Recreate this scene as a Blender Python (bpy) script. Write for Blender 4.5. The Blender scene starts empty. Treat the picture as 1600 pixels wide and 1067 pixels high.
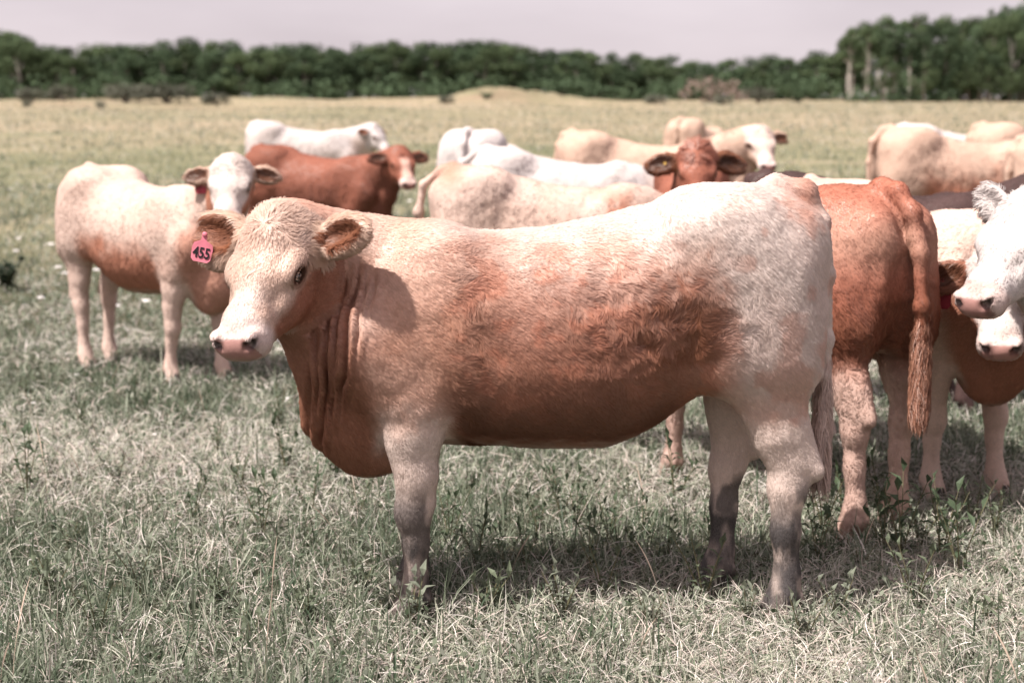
import bpy, math, numpy as np
from mathutils import Vector, Matrix, kdtree
DEV = ''
R = math.radians
scn = bpy.context.scene
COL = scn.collection

# ------------------------------------------------------------------ camera
EYE = 1.49
cam = bpy.data.cameras.new('camera')
cam.lens = 50.0; cam.sensor_width = 36.0
cam.clip_start = 0.05; cam.clip_end = 4000
cam.dof.use_dof = True
cam.dof.focus_distance = 4.35
cam.dof.aperture_fstop = 2.5
camo = bpy.data.objects.new('camera', cam); COL.objects.link(camo)
camo.location = (0, 0, EYE)
camo.rotation_euler = (R(90 - 7.47), 0, 0)
scn.camera = camo

# ------------------------------------------------------------------ sky and sun
SUN = Vector((-0.42, -0.31, 0.85)).normalized()
sun_el = math.asin(SUN.z)
w = bpy.data.worlds.new('World'); scn.world = w; w.use_nodes = True
nt = w.node_tree; nt.nodes.clear()
out = nt.nodes.new('ShaderNodeOutputWorld'); bg = nt.nodes.new('ShaderNodeBackground')
sky = nt.nodes.new('ShaderNodeTexSky'); sky.sky_type = 'NISHITA'; sky.sun_disc = False
sky.sun_elevation = sun_el; sky.sun_rotation = math.atan2(SUN.x, SUN.y)
sky.dust_density = 6.0; sky.air_density = 1.0
tc = nt.nodes.new('ShaderNodeTexCoord')
mp = nt.nodes.new('ShaderNodeMapping'); mp.inputs['Scale'].default_value = (2.0, 2.0, 7.0)
nz = nt.nodes.new('ShaderNodeTexNoise'); nz.inputs['Scale'].default_value = 1.6; nz.inputs['Detail'].default_value = 6
rp = nt.nodes.new('ShaderNodeValToRGB')
rp.color_ramp.elements[0].position = 0.33; rp.color_ramp.elements[0].color = (8.9, 8.3, 8.55, 1)
rp.color_ramp.elements[1].position = 0.68; rp.color_ramp.elements[1].color = (11.2, 10.6, 10.8, 1)
mx = nt.nodes.new('ShaderNodeMix'); mx.data_type = 'RGBA'; mx.inputs[0].default_value = 0.62
L = nt.links.new
L(tc.outputs['Generated'], mp.inputs['Vector']); L(mp.outputs[0], nz.inputs['Vector']); L(nz.outputs['Fac'], rp.inputs[0])
L(sky.outputs[0], mx.inputs[6]); L(rp.outputs[0], mx.inputs[7]); tn = nt.nodes.new('ShaderNodeMix'); tn.data_type = 'RGBA'; tn.blend_type = 'MULTIPLY'; tn.inputs[0].default_value = 1.0; tn.inputs[7].default_value = (1.035, 0.96, 0.985, 1)
L(mx.outputs[2], tn.inputs[6]); L(tn.outputs[2], bg.inputs[0])
bg.inputs[1].default_value = 0.068
L(bg.outputs[0], out.inputs[0])
sl = bpy.data.lights.new('sun', 'SUN'); sl.energy = 5.0; sl.angle = R(0.53); sl.color = (1.0, 0.94, 0.89)
so = bpy.data.objects.new('sun', sl); COL.objects.link(so)
so.rotation_euler = SUN.to_track_quat('Z', 'Y').to_euler(); so.location = (-6, -4, 12)

vs = scn.view_settings
vs.view_transform = 'Standard'; vs.look = 'None'; vs.exposure = 0.70; vs.gamma = 1.0; vs.use_curve_mapping = False
scn.cycles.max_bounces = 6; scn.cycles.diffuse_bounces = 3; scn.cycles.transparent_max_bounces = 8
scn.cycles.use_denoising = True
scn.cycles_curves.shape = 'RIBBONS'

# ------------------------------------------------------------------ helpers
rng = np.random.default_rng(455)
_tab = np.random.default_rng(7).random(4096).astype(np.float32)
def vnoise(p, f=1.0, seed=0):
    q = np.asarray(p, np.float32) * f + seed * 17.13
    i = np.floor(q).astype(np.int64); t = (q - i).astype(np.float32); t = t * t * (3 - 2 * t)
    r = 0
    for a in (0, 1):
        wx = t[:, 0] if a else 1 - t[:, 0]
        for b in (0, 1):
            wy = t[:, 1] if b else 1 - t[:, 1]
            for c in (0, 1):
                wz = t[:, 2] if c else 1 - t[:, 2]
                h = ((i[:, 0] + a) * 73856093) ^ ((i[:, 1] + b) * 19349663) ^ ((i[:, 2] + c) * 83492791) ^ (seed * 2654435)
                r = r + wx * wy * wz * _tab[h & 4095]
    return r
def fbm(p, f=1.0, seed=0, o=3):
    s = 0; a = 1; n = 0
    for k in range(o):
        s = s + a * vnoise(p, f * 2 ** k, seed + k); n += a; a *= 0.5
    return s / n
def sst(a, b, x):
    t = np.clip((x - a) / (b - a), 0, 1); return t * t * (3 - 2 * t)
def unit(v):
    v = np.asarray(v, float); return v / (np.linalg.norm(v, axis=-1, keepdims=True) + 1e-12)

def tag(o, label=None, cat=None, group=None, kind=None):
    if label: o['label'] = label
    if cat: o['category'] = cat
    if group: o['group'] = group
    if kind: o['kind'] = kind
    return o
def empty(name, loc=(0, 0, 0), rz=0):
    o = bpy.data.objects.new(name, None); COL.objects.link(o); o.location = loc; o.rotation_euler = (0, 0, rz)
    o.empty_display_size = 0.1
    return o
def mesh_np(name, v, loops, starts, totals, mat=None, parent=None, smooth=True, link=True):
    me = bpy.data.meshes.new(name)
    v = np.asarray(v, np.float32); loops = np.asarray(loops, np.int32)
    me.vertices.add(len(v)); me.vertices.foreach_set('co', v.ravel())
    me.loops.add(len(loops)); me.loops.foreach_set('vertex_index', loops)
    me.polygons.add(len(starts)); me.polygons.foreach_set('loop_start', np.asarray(starts, np.int32))
    try: me.polygons.foreach_set('loop_total', np.asarray(totals, np.int32))
    except Exception: pass
    me.update(calc_edges=True)
    me.polygons.foreach_set('use_smooth', np.full(len(starts), smooth))
    if mat: me.materials.append(mat)
    if not link: return me
    o = bpy.data.objects.new(name, me); COL.objects.link(o)
    if parent: o.parent = parent
    return o
def mesh_quads(name, v, q, mat=None, parent=None, smooth=True, link=True):
    q = np.asarray(q, np.int32); n = q.shape[1]
    return mesh_np(name, v, q.ravel(), np.arange(len(q)) * n, np.full(len(q), n), mat, parent, smooth, link)
def pydata(name, v, f, mat=None, parent=None, smooth=True):
    me = bpy.data.meshes.new(name); me.from_pydata([tuple(map(float, a)) for a in v], [], f); me.update()
    if smooth: me.polygons.foreach_set('use_smooth', [True] * len(me.polygons))
    if mat: me.materials.append(mat)
    o = bpy.data.objects.new(name, me); COL.objects.link(o)
    if parent: o.parent = parent
    return o
def vcol(me, name, c, dom='POINT'):
    a = me.attributes.new(name, 'FLOAT_COLOR', dom)
    c4 = np.ones((len(c), 4), np.float32); c4[:, :3] = c
    a.data.foreach_set('color', c4.ravel())

# ------------------------------------------------------------------ materials
def nmat(name):
    m = bpy.data.materials.new(name); m.use_nodes = True
    n = m.node_tree; b = n.nodes['Principled BSDF']
    return m, n, b, n.links.new
def plain(name, col, rough=0.6, spec=0.3, var=0.0, scale=30, bump=0.0, bscale=60):
    m, n, b, l = nmat(name)
    b.inputs['Base Color'].default_value = (*col, 1); b.inputs['Roughness'].default_value = rough
    b.inputs['Specular IOR Level'].default_value = spec
    if var:
        t = n.nodes.new('ShaderNodeTexNoise'); t.inputs['Scale'].default_value = scale; t.inputs['Detail'].default_value = 5
        c = n.nodes.new('ShaderNodeValToRGB')
        c.color_ramp.elements[0].position = .3; c.color_ramp.elements[0].color = (*[x * (1 - var) for x in col], 1)
        c.color_ramp.elements[1].position = .7; c.color_ramp.elements[1].color = (*[min(1, x * (1 + var)) for x in col], 1)
        co = n.nodes.new('ShaderNodeTexCoord')
        l(co.outputs['Object'], t.inputs['Vector']); l(t.outputs['Fac'], c.inputs[0]); l(c.outputs[0], b.inputs['Base Color'])
    if bump:
        t = n.nodes.new('ShaderNodeTexNoise'); t.inputs['Scale'].default_value = bscale; t.inputs['Detail'].default_value = 4
        bp = n.nodes.new('ShaderNodeBump'); bp.inputs['Strength'].default_value = bump; bp.inputs['Distance'].default_value = 0.01
        co = n.nodes.new('ShaderNodeTexCoord')
        l(co.outputs['Object'], t.inputs['Vector']); l(t.outputs['Fac'], bp.inputs['Height']); l(bp.outputs[0], b.inputs['Normal'])
    return m
def coat_material():
    m, n, b, l = nmat('coat')
    a = n.nodes.new('ShaderNodeAttribute'); a.attribute_name = 'coat'
    t = n.nodes.new('ShaderNodeTexNoise'); t.inputs['Scale'].default_value = 45; t.inputs['Detail'].default_value = 6
    co = n.nodes.new('ShaderNodeTexCoord'); l(co.outputs['Object'], t.inputs['Vector'])
    h = n.nodes.new('ShaderNodeHueSaturation'); 
    mr = n.nodes.new('ShaderNodeMapRange'); mr.inputs[3].default_value = 0.8; mr.inputs[4].default_value = 1.2
    l(t.outputs['Fac'], mr.inputs[0]); l(mr.outputs[0], h.inputs['Value']); l(a.outputs['Color'], h.inputs['Color'])
    l(h.outputs[0], b.inputs['Base Color'])
    wet = n.nodes.new('ShaderNodeAttribute'); wet.attribute_name = 'wet'
    m2 = n.nodes.new('ShaderNodeMapRange'); m2.inputs[3].default_value = 0.85; m2.inputs[4].default_value = 0.32
    l(wet.outputs['Fac'], m2.inputs[0]); l(m2.outputs[0], b.inputs['Roughness'])
    b.inputs['Specular IOR Level'].default_value = 0.25
    t2 = n.nodes.new('ShaderNodeTexNoise'); t2.inputs['Scale'].default_value = 160; t2.inputs['Detail'].default_value = 3
    l(co.outputs['Object'], t2.inputs['Vector'])
    bp = n.nodes.new('ShaderNodeBump'); bp.inputs['Strength'].default_value = 0.18; bp.inputs['Distance'].default_value = 0.003
    l(t2.outputs['Fac'], bp.inputs['Height']); l(bp.outputs[0], b.inputs['Normal'])
    return m
def fur_material(name='fur', gloss=0.06):
    # each hair is shaded with the direction its patch of hide faces
    m = bpy.data.materials.new(name); m.use_nodes = True; n = m.node_tree; n.nodes.clear(); l = n.links.new
    o = n.nodes.new('ShaderNodeOutputMaterial'); d = n.nodes.new('ShaderNodeBsdfDiffuse')
    a = n.nodes.new('ShaderNodeAttribute'); a.attribute_name = 'hcol'
    g = n.nodes.new('ShaderNodeAttribute'); g.attribute_name = 'hnor'
    vt = n.nodes.new('ShaderNodeVectorTransform'); vt.vector_type = 'NORMAL'; vt.convert_from = 'OBJECT'; vt.convert_to = 'WORLD'
    l(g.outputs['Vector'], vt.inputs[0]); l(vt.outputs[0], d.inputs['Normal']); l(a.outputs['Color'], d.inputs['Color'])
    s = n.nodes.new('ShaderNodeBsdfAnisotropic') if False else n.nodes.new('ShaderNodeBsdfGlossy')
    s.inputs['Roughness'].default_value = 0.5; l(vt.outputs[0], s.inputs['Normal']); s.inputs['Color'].default_value = (1, .93, .88, 1)
    tr = n.nodes.new('ShaderNodeBsdfTranslucent'); l(a.outputs['Color'], tr.inputs['Color']); l(vt.outputs[0], tr.inputs['Normal'])
    m1 = n.nodes.new('ShaderNodeMixShader'); m1.inputs[0].default_value = gloss
    m2 = n.nodes.new('ShaderNodeMixShader'); m2.inputs[0].default_value = 0.12
    l(d.outputs[0], m1.inputs[1]); l(s.outputs[0], m1.inputs[2]); l(m1.outputs[0], m2.inputs[1]); l(tr.outputs[0], m2.inputs[2]); l(m2.outputs[0], o.inputs[0])
    return m
M = {}
M['coat'] = coat_material(); M['fur'] = fur_material()
M['eye'] = plain('eye', (.012, .007, .006), 0.06, 0.7)
M['hoof'] = plain('hoof', (.06, .05, .045), 0.6, .3, .4, 40, .3, 80)
M['tag_pink'] = plain('tag_pink', (.58, .17, .22), 0.45, .4, .10, 25)
M['tag_red'] = plain('tag_red', (.26, .03, .045), 0.5, .35, .15, 25)
M['tag_yellow'] = plain('tag_yellow', (.55, .34, .08), 0.5, .35)
M['ink'] = plain('ink', (.015, .012, .014), 0.7, .2)

# ------------------------------------------------------------------ implicit modelling: primitives melted together on a grid
class Field:
    def __init__(s, lo, hi, h):
        s.h = h; s.lo = np.array(lo, float)
        s.n = np.ceil((np.array(hi) - s.lo) / h).astype(int) + 1
        s.F = np.full(s.n, 1.0, np.float32)
        s.ax = [(s.lo[i] + h * np.arange(s.n[i])).astype(np.float32) for i in range(3)]
    def sub(s, lo, hi):
        a = np.clip(np.floor((np.asarray(lo) - s.lo) / s.h).astype(int), 0, s.n - 1)
        b = np.clip(np.ceil((np.asarray(hi) - s.lo) / s.h).astype(int) + 1, 1, s.n)
        sl = tuple(slice(a[i], b[i]) for i in range(3))
        X, Y, Z = np.meshgrid(*[s.ax[i][sl[i]] for i in range(3)], indexing='ij', sparse=True)
        return sl, X, Y, Z
    def add(s, sl, d, k):
        f = s.F[sl]; hh = np.maximum(k - np.abs(f - d), 0) / k
        s.F[sl] = np.minimum(f, d) - hh * hh * (k * 0.25)
    def cut(s, sl, d, k):
        f = s.F[sl]; d = -d; hh = np.maximum(k - np.abs(f - d), 0) / k
        s.F[sl] = np.maximum(f, d) + hh * hh * (k * 0.25)
    def cone(s, a, b, ra, rb, side=None, ls=1.0, k=0.04, op='add'):
        a = np.array(a, float); b = np.array(b, float); m = max(ra, rb) * max(1, ls) + 1.7 * k + 2 * s.h
        sl, X, Y, Z = s.sub(np.minimum(a, b) - m, np.maximum(a, b) + m)
        if s.F[sl].size == 0: return
        px, py, pz = X - a[0], Y - a[1], Z - a[2]
        ba = b - a
        if side is not None and ls != 1.0:
            sd = unit(side); q = (1 / ls - 1)
            t = (px * sd[0] + py * sd[1] + pz * sd[2]) * q
            px = px + t * sd[0]; py = py + t * sd[1]; pz = pz + t * sd[2]
            ba = ba + q * np.dot(ba, sd) * sd
        l2 = max(float(np.dot(ba, ba)), 1e-9)
        t = np.clip((px * ba[0] + py * ba[1] + pz * ba[2]) / l2, 0, 1)
        d = np.sqrt((px - t * ba[0]) ** 2 + (py - t * ba[1]) ** 2 + (pz - t * ba[2]) ** 2) - (ra + t * (rb - ra))
        d = d * (min(1, ls) ** 0.5)
        (s.add if op == 'add' else s.cut)(sl, d.astype(np.float32), k)
    def ell(s, c, rad, axes=None, k=0.03, op='add'):
        c = np.array(c, float); rad = np.array(rad, float); m = rad.max() + 2.2 * k + 2 * s.h
        sl, X, Y, Z = s.sub(c - m, c + m)
        if s.F[sl].size == 0: return
        px, py, pz = X - c[0], Y - c[1], Z - c[2]
        A = np.eye(3) if axes is None else np.array([unit(v) for v in axes])
        q = [(px * A[i][0] + py * A[i][1] + pz * A[i][2]) for i in range(3)]
        k0 = np.sqrt(sum((q[i] / rad[i]) ** 2 for i in range(3))); k1 = np.sqrt(sum((q[i] / rad[i] ** 2) ** 2 for i in range(3))) + 1e-6
        d = k0 * (k0 - 1) / k1
        (s.add if op == 'add' else s.cut)(sl, d.astype(np.float32), k)
    def chain(s, pts, rads, sides, ls, k=0.04):
        for i in range(len(pts) - 1):
            s.cone(pts[i], pts[i + 1], rads[i], rads[i + 1], sides, (ls[i] + ls[i + 1]) / 2 if hasattr(ls, '__len__') else ls, k)
    def mesh(s, smooth=3):
        F = s.F; ins = F < 0
        c8 = [ins[a:F.shape[0] - 1 + a, b:F.shape[1] - 1 + b, c:F.shape[2] - 1 + c] for a in (0, 1) for b in (0, 1) for c in (0, 1)]
        cnt = sum(c.astype(np.int8) for c in c8); act = (cnt > 0) & (cnt < 8)
        idx = np.argwhere(act); N = len(idx)
        cell = np.full(act.shape, -1, np.int32); cell[act] = np.arange(N)
        offs = np.array([(a, b, c) for a in (0, 1) for b in (0, 1) for c in (0, 1)])
        val = np.stack([F[idx[:, 0] + o[0], idx[:, 1] + o[1], idx[:, 2] + o[2]] for o in offs], 1)
        P = np.zeros((N, 3)); C = np.zeros(N)
        for i in range(8):
            for j in range(i + 1, 8):
                if np.abs(offs[i] - offs[j]).sum() != 1: continue
                x = (val[:, i] < 0) != (val[:, j] < 0)
                t = np.where(x, val[:, i] / np.where(x, val[:, i] - val[:, j], 1), 0)
                P += np.where(x[:, None], offs[i] + t[:, None] * (offs[j] - offs[i]), 0); C += x
        V = s.lo + s.h * (idx + P / C[:, None])
        quads = []
        for ax in range(3):
            o = [i for i in range(3) if i != ax]
            sl0 = [slice(None)] * 3; sl1 = [slice(None)] * 3; sl0[ax] = slice(0, -1); sl1[ax] = slice(1, None)
            A = ins[tuple(sl0)]; B = ins[tuple(sl1)]
            E = np.argwhere(A != B)
            ok = (E[:, o[0]] > 0) & (E[:, o[1]] > 0) & (E[:, o[0]] < F.shape[o[0]] - 1) & (E[:, o[1]] < F.shape[o[1]] - 1); E = E[ok]
            def cl(d0, d1):
                e = E.copy(); e[:, o[0]] += d0; e[:, o[1]] += d1; return cell[e[:, 0], e[:, 1], e[:, 2]]
            q = np.stack([cl(-1, -1), cl(0, -1), cl(0, 0), cl(-1, 0)], 1)
            fl = A[tuple(E.T)]
            if ax == 1: fl = ~fl
            q[~fl] = q[~fl][:, ::-1]
            quads.append(q)
        Q = np.concatenate(quads)
        e = np.concatenate([Q[:, [0, 1]], Q[:, [1, 2]], Q[:, [2, 3]], Q[:, [3, 0]]])
        deg = np.bincount(e[:, 0], minlength=N) + np.bincount(e[:, 1], minlength=N)
        for it in range(smooth * 2):
            lam = 0.5 if it % 2 == 0 else -0.42
            acc = np.stack([np.bincount(e[:, 0], V[e[:, 1], c], N) + np.bincount(e[:, 1], V[e[:, 0], c], N) for c in range(3)], 1)
            V = V + lam * (acc / np.maximum(deg, 1)[:, None] - V)
        return V, Q
def vnormals(V, Q):
    n = np.cross(V[Q[:, 2]] - V[Q[:, 0]], V[Q[:, 3]] - V[Q[:, 1]])
    N = np.stack([sum(np.bincount(Q[:, i], n[:, c], len(V)) for i in range(4)) for c in range(3)], 1)
    return unit(N)

# ------------------------------------------------------------------ cattle
TR = np.array([  # x, top, bottom, half width
 (-.765, 1.07, .86, .10), (-.735, 1.19, .76, .19), (-.69, 1.272, .70, .235), (-.62, 1.312, .70, .262), (-.52, 1.305, .72, .268),
 (-.40, 1.282, .645, .278), (-.25, 1.245, .53, .296), (-.10, 1.207, .462, .305), (.05, 1.178, .458, .302), (.20, 1.163, .468, .287),
 (.35, 1.160, .475, .262), (.50, 1.172, .47, .235), (.62, 1.178, .46, .205), (.72, 1.13, .47, .165), (.79, 1.03, .58, .10)])
_tx = np.linspace(TR[0, 0], TR[-1, 0], 240); _tk = np.exp(-np.linspace(-2.2, 2.2, 31) ** 2); _tk /= _tk.sum()
_td = [np.interp(_tx, TR[:, 0], TR[:, i]) for i in range(4)]
for i in (1, 2, 3):
    e_ = np.convolve(np.pad(_td[i], 15, mode='reflect', reflect_type='odd'), _tk, mode='valid'); _td[i] = e_
TR = np.stack(_td, 1)                      # smooth outline through the stations
def rotz(v, a):
    c, s = math.cos(a), math.sin(a); return np.array([c * v[0] - s * v[1], s * v[0] + c * v[1], v[2]])
class Head:
    """frame of the head: origin at the poll, u to the nose, v up off the face, w to the animal's left"""
    def __init__(s, poll, yaw, pitch, roll=0, size=1.0, wide=1.0):
        s.o = np.array(poll, float); s.size = size; s.wide = wide
        d = np.array([math.cos(yaw), math.sin(yaw), 0]); z = np.array([0, 0, 1.])
        w_ = np.cross(z, d)
        s.u = d * math.cos(pitch) - z * math.sin(pitch)
        s.v = d * math.sin(pitch) + z * math.cos(pitch)
        c, si = math.cos(roll), math.sin(roll)
        s.w = c * w_ + si * s.v; s.v = np.cross(s.u, s.w)
    def __call__(s, u, v, w): return s.o + s.size * (u * s.u + v * s.v + w * s.wide * s.w)
    def vec(s, u, v, w): return u * s.u + v * s.v + w * s.w
    def inv(s, p):
        q = (p - s.o) / s.size; return np.stack([q @ s.u, q @ s.v, q @ s.w / s.wide], 1)
    def vinv(s, p): return np.stack([p @ s.u, p @ s.v, p @ s.w], 1)

def warp(p):
    p = np.array(p, float); p[:, 2] += .09 * sst(.03, .50, p[:, 2]); return p
def build_body(P, vox):
    H = Head(P.get('poll', (.98, 0, 1.27)), P.get('yaw', 0), P.get('pitch', R(50)), P.get('roll', 0), P.get('hsize', .94), P.get('hwide', 1.12))
    occ = H(.05, -.115, 0)
    tailp = P.get('tail', [(-.64, 0, 1.295), (-.725, 0, 1.265), (-.785, 0, 1.16), (-.808, 0, 1.0), (-.815, .005, .8), (-.815, .01, .62), (-.812, .01, .52)])
    nose = H(.5, -.05, 0)
    mn = np.minimum(np.minimum((-.90, -.36, -.01), nose - .12), H.o - .27); mxx = np.maximum(np.maximum((.95, .36, 1.36), nose + .12), H.o + .27)
    for t in tailp: mn = np.minimum(mn, np.array(t) - .06); mxx = np.maximum(mxx, np.array(t) + .06)
    mn[2] = -.012
    f = Field(mn, mxx, vox)
    fat = P.get('fat', 1.0)
    # trunk
    sl, X, Y, Z = f.sub((-.95, -.45, .3), (.95, .45, 1.42))
    xc = np.clip(X, TR[0, 0], TR[-1, 0])
    from_x = lambda c: np.interp(xc, TR[:, 0], c).astype(np.float32)
    top, bot, wd = from_x(TR[:, 1]), from_x(TR[:, 2]), from_x(TR[:, 3] * fat)
    zc = (top + bot) / 2 - .015; hh = np.where(Z > zc, top - zc, zc - bot)
    tt = (Z - zc) / hh
    wl = wd * (1 - .10 * np.clip(tt, 0, 1) ** 2)
    q = (np.abs(Y / wl) ** 2.25 + np.abs(tt) ** 2.35) ** (1 / 2.3)
    d = (q - 1) * np.minimum(wd, hh) * .9
    dx = np.abs(X - xc)
    d = np.where(dx > 0, np.sqrt(np.maximum(d, 0) ** 2 + dx ** 2) + np.minimum(d, 0) * 0, d)
    f.add(sl, d.astype(np.float32), .02)
    yv = (0, 1, 0)
    legs = P.get('legs', (0, 0, 0, 0))          # forward offsets of front-left, front-right, hind-left, hind-right feet
    joints = []
    for s, fdx, hdx in ((1, legs[0], legs[2]), (-1, legs[1], legs[3])):
        # shoulder, front leg
        f.cone((.47, .10 * s, 1.06), (.66, .155 * s, .80), .10, .115, yv, .8, .10)
        f.cone((.66, .155 * s, .80), (.53, .165 * s, .64), .115, .105, yv, .75, .08)
        f.ell((.40, .17 * s, .92), (.15, .07, .2), k=.10)
        F_ = [(.515, .165 * s, .66), (.512 + .15 * fdx, .165 * s, .53), (.51 + .4 * fdx, .16 * s, .41), (.520 + .6 * fdx, .155 * s, .305), (.513 + .75 * fdx, .152 * s, .23), (.515 + .95 * fdx, .15 * s, .125), (.52 + fdx, .15 * s, .085), (.545 + fdx, .15 * s, .045), (.55 + fdx, .15 * s, .02)]
        f.chain(F_, [.100, .084, .064, .050, .038, .036, .044, .039, .047], yv, [.75, .78, .82, .95, .9, .9, 1, 1.05, 1.1], .022)
        f.ell((.535 + .6 * fdx, .155 * s, .308), (.040, .046, .050), k=.02)                     # knee
        f.ell((.475 + .5 * fdx, .157 * s, .335), (.022, .024, .028), k=.02)
        f.ell((.548 + .2 * fdx, .165 * s, .52), (.045, .045, .085), k=.05)                     # forearm muscle
        for q in (-1, 1): f.ell((.478 + fdx, .15 * s + q * .02, .080), (.014, .012, .018), k=.012)   # dewclaws
        joints.append((.55 + fdx, .15 * s))
        # quarter, hind leg
        f.cone((-.50, .15 * s, 1.06), (-.56, .165 * s, .80), .17, .165, yv, .72, .10)
        f.cone((-.645, .12 * s, 1.02), (-.655, .145 * s, .74), .115, .105, yv, .8, .09)
        f.ell((-.47, .175 * s, .79), (.10, .075, .12), k=.08)
        f.ell((-.42, .165 * s, 1.20), (.12, .08, .07), k=.14)     # hook bone
        f.ell((-.715, .10 * s, 1.15), (.06, .06, .07), k=.12)    # pin bone
        G_ = [(-.585 + .2 * hdx, .165 * s, .72), (-.638 + .55 * hdx, .165 * s, .525), (-.672 + .8 * hdx, .165 * s, .435), (-.663 + .85 * hdx, .162 * s, .36), (-.664 + .88 * hdx, .158 * s, .26), (-.672 + .96 * hdx, .155 * s, .14), (-.665 + hdx, .155 * s, .09), (-.64 + hdx, .155 * s, .045), (-.632 + hdx, .155 * s, .02)]
        f.chain(G_, [.140, .088, .062, .050, .041, .038, .047, .041, .049], yv, [.62, .64, .72, .8, .85, .9, 1, 1.05, 1.1], .028)
        f.cone((-.705 + .6 * hdx, .16 * s, .56), (-.752 + .8 * hdx, .162 * s, .418), .018, .028, None, 1, .035)      # tendon and point of the hock
        f.ell((-.668 + .82 * hdx, .163 * s, .375), (.058, .045, .05), k=.025)
        for q in (-1, 1): f.ell((-.712 + hdx, .155 * s + q * .02, .085), (.014, .012, .018), k=.012)
        joints.append((-.632 + hdx, .155 * s))
    # flank skin, udder/navel
    f.ell((-.55, 0, .70), (.08, .09, .06), k=.06)
    # brisket, dewlap
    f.ell((.71, 0, .57), (.17, .115, .175), k=.08)
    f.ell((.66, 0, .47), (.13, .075, .09), k=.06)
    # neck
    nb = np.array(P.get('nbase', (.60, 0, .93))); nc = np.array(P.get('nctrl', (.5 * (nb[0] + occ[0]) + .07, .22 * occ[1], .5 * (nb[2] + occ[2]) - .02)))
    ts = np.linspace(0, 1, 8); pts = [(1 - t) ** 2 * nb + 2 * t * (1 - t) * nc + t * t * occ for t in ts]
    rad = np.interp(ts, [0, .5, 1], P.get('nrad', [.235, .185, .135]))
    for i in range(7):
        tg = unit(pts[i + 1] - pts[i]); sd = np.cross(tg, (0, 0, 1))
        if np.linalg.norm(sd) < .2: sd = np.array((0, 1., 0))
        f.cone(pts[i], pts[i + 1], rad[i], rad[i + 1], sd, .66 + .14 * ts[i], .05)
    # crest and throat
    f.cone(nb + (-.02, 0, .13), H(.02, -.12, 0), .08, .07, None, 1, .09)
    thr = H(.20, -.235, 0)
    if P.get('dewlap', True):
        mid = .5 * thr + .5 * np.array((.80, 0, .60)) + np.array((-.02, 0, -.01))
        f.cone(thr, mid, .05, .055, None, 1, .09); f.cone(mid, (.79, 0, .56), .055, .07, None, 1, .09)
    # head
    z_ = H.size; W = H.w; wi = H.wide; AX = (H.u, H.v, H.w)
    def hc(a, b, ra, rb, ls=1, k=.035): f.cone(H(*a), H(*b), ra * z_, rb * z_, W, ls * wi, k * z_)
    def he(c, r_, k, op='add', ax=None): f.ell(H(*c), np.array((r_[0], r_[1], r_[2] * wi)) * z_, ax or AX, k * z_, op)
    hc((.005, -.085, 0), (.10, -.09, 0), .068, .082, 1.30, .05)
    hc((.05, -.070, 0), (.215, -.066, 0), .066, .064, 1.55, .05)
    hc((.20, -.072, 0), (.385, -.078, 0), .068, .050, 1.10, .05)
    hc((.375, -.086, 0), (.455, -.092, 0), .056, .046, 1.36, .035)
    for s in (1, -1):
        hc((.115, -.165, .055 * s), (.25, -.155, .045 * s), .070, .060, .85, .05)
        hc((.25, -.155, .045 * s), (.41, -.135, .022 * s), .060, .036, .9, .05)
        he((.178, -.050, .094 * s), (.050, .028, .028), .03)        # brow
        he((.190, -.070, .094 * s), (.045, .040, .020), .03)        # orbit
        he((.255, -.108, .078 * s), (.060, .030, .020), .03)        # cheek bone
        he((.462, -.064, .056 * s), (.030, .030, .022), .022)       # nostril wing
        he((.432, -.108, .056 * s), (.036, .040, .026), .03)        # upper lip
    hc((.460, -.112, -.03), (.460, -.112, .03), .034, .034, 1, .03)
    hc((.430, -.148, -.018), (.430, -.148, .018), .031, .031, 1, .025)
    ears = []
    for s in (1, -1):
        he((.486, -.066, .055 * s), (.028, .014, .020), .006, 'cut', (H.vec(1, .1, -.5 * s), H.vec(-.1, 1, -.45 * s), H.vec(.5 * s, .45 * s, 1)))
        he((.476, -.060, .072 * s), (.022, .008, .012), .006, 'cut')
        he((.200, -.066, .124 * s), (.030, .019, .020), .008, 'cut')
        f.cone(H(.40, -.130, .080 * s), H(.470, -.138, .035 * s), .006 * z_, .006 * z_, None, 1, .012 * z_, 'cut')   # mouth line
        dr = P.get('ear', (0.0, 0.0))[0 if s > 0 else 1]
        ef = P.get('efwd', (0, 0))[0 if s > 0 else 1]
        e = unit(H.vec(-.08, -.16 + ef, s)); e = unit(e + np.array((0, 0, -dr)))
        opn = H.vec(.30, 1.0, .15 * s); opn = unit(opn - np.dot(opn, e) * e); up = np.cross(e, opn)
        b0 = H(.045, -.095, .100 * s); es = z_ * P.get('earsize', (1.06, 1.06))[0 if s > 0 else 1]
        c = b0 + e * .115 * es
        f.cone(H(.045, -.10, .08 * s), b0 + e * .04 * es, .044 * z_, .032 * es, None, 1, .03 * z_)
        f.ell(c, np.array((.108, .062, .028)) * es, (e, up, opn), .022 * z_)
        f.ell(c + e * .012 * es - up * .020 * es, np.array((.10, .055, .022)) * es, (unit(e + .25 * up), unit(up - .25 * e), opn), .022 * z_)
        f.ell(c + e * .006 * es + opn * .024 * es, np.array((.082, .040, .024)) * es, (e, up, opn), .012 * z_, 'cut')
        ears.append((b0, e, up, opn, es))
    P['_ears'] = ears
    # tail
    tr_ = np.interp(np.linspace(0, 1, len(tailp)), [0, .25, 1], P.get('tailr', [.040, .030, .015]))
    for i in range(len(tailp) - 1):
        f.cone(tailp[i], tailp[i + 1], max(tr_[i], vox), max(tr_[i + 1], vox), None, 1, .03)
    V, Q = f.mesh(3)
    V[:, 2] = np.maximum(V[:, 2], 0)
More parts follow.
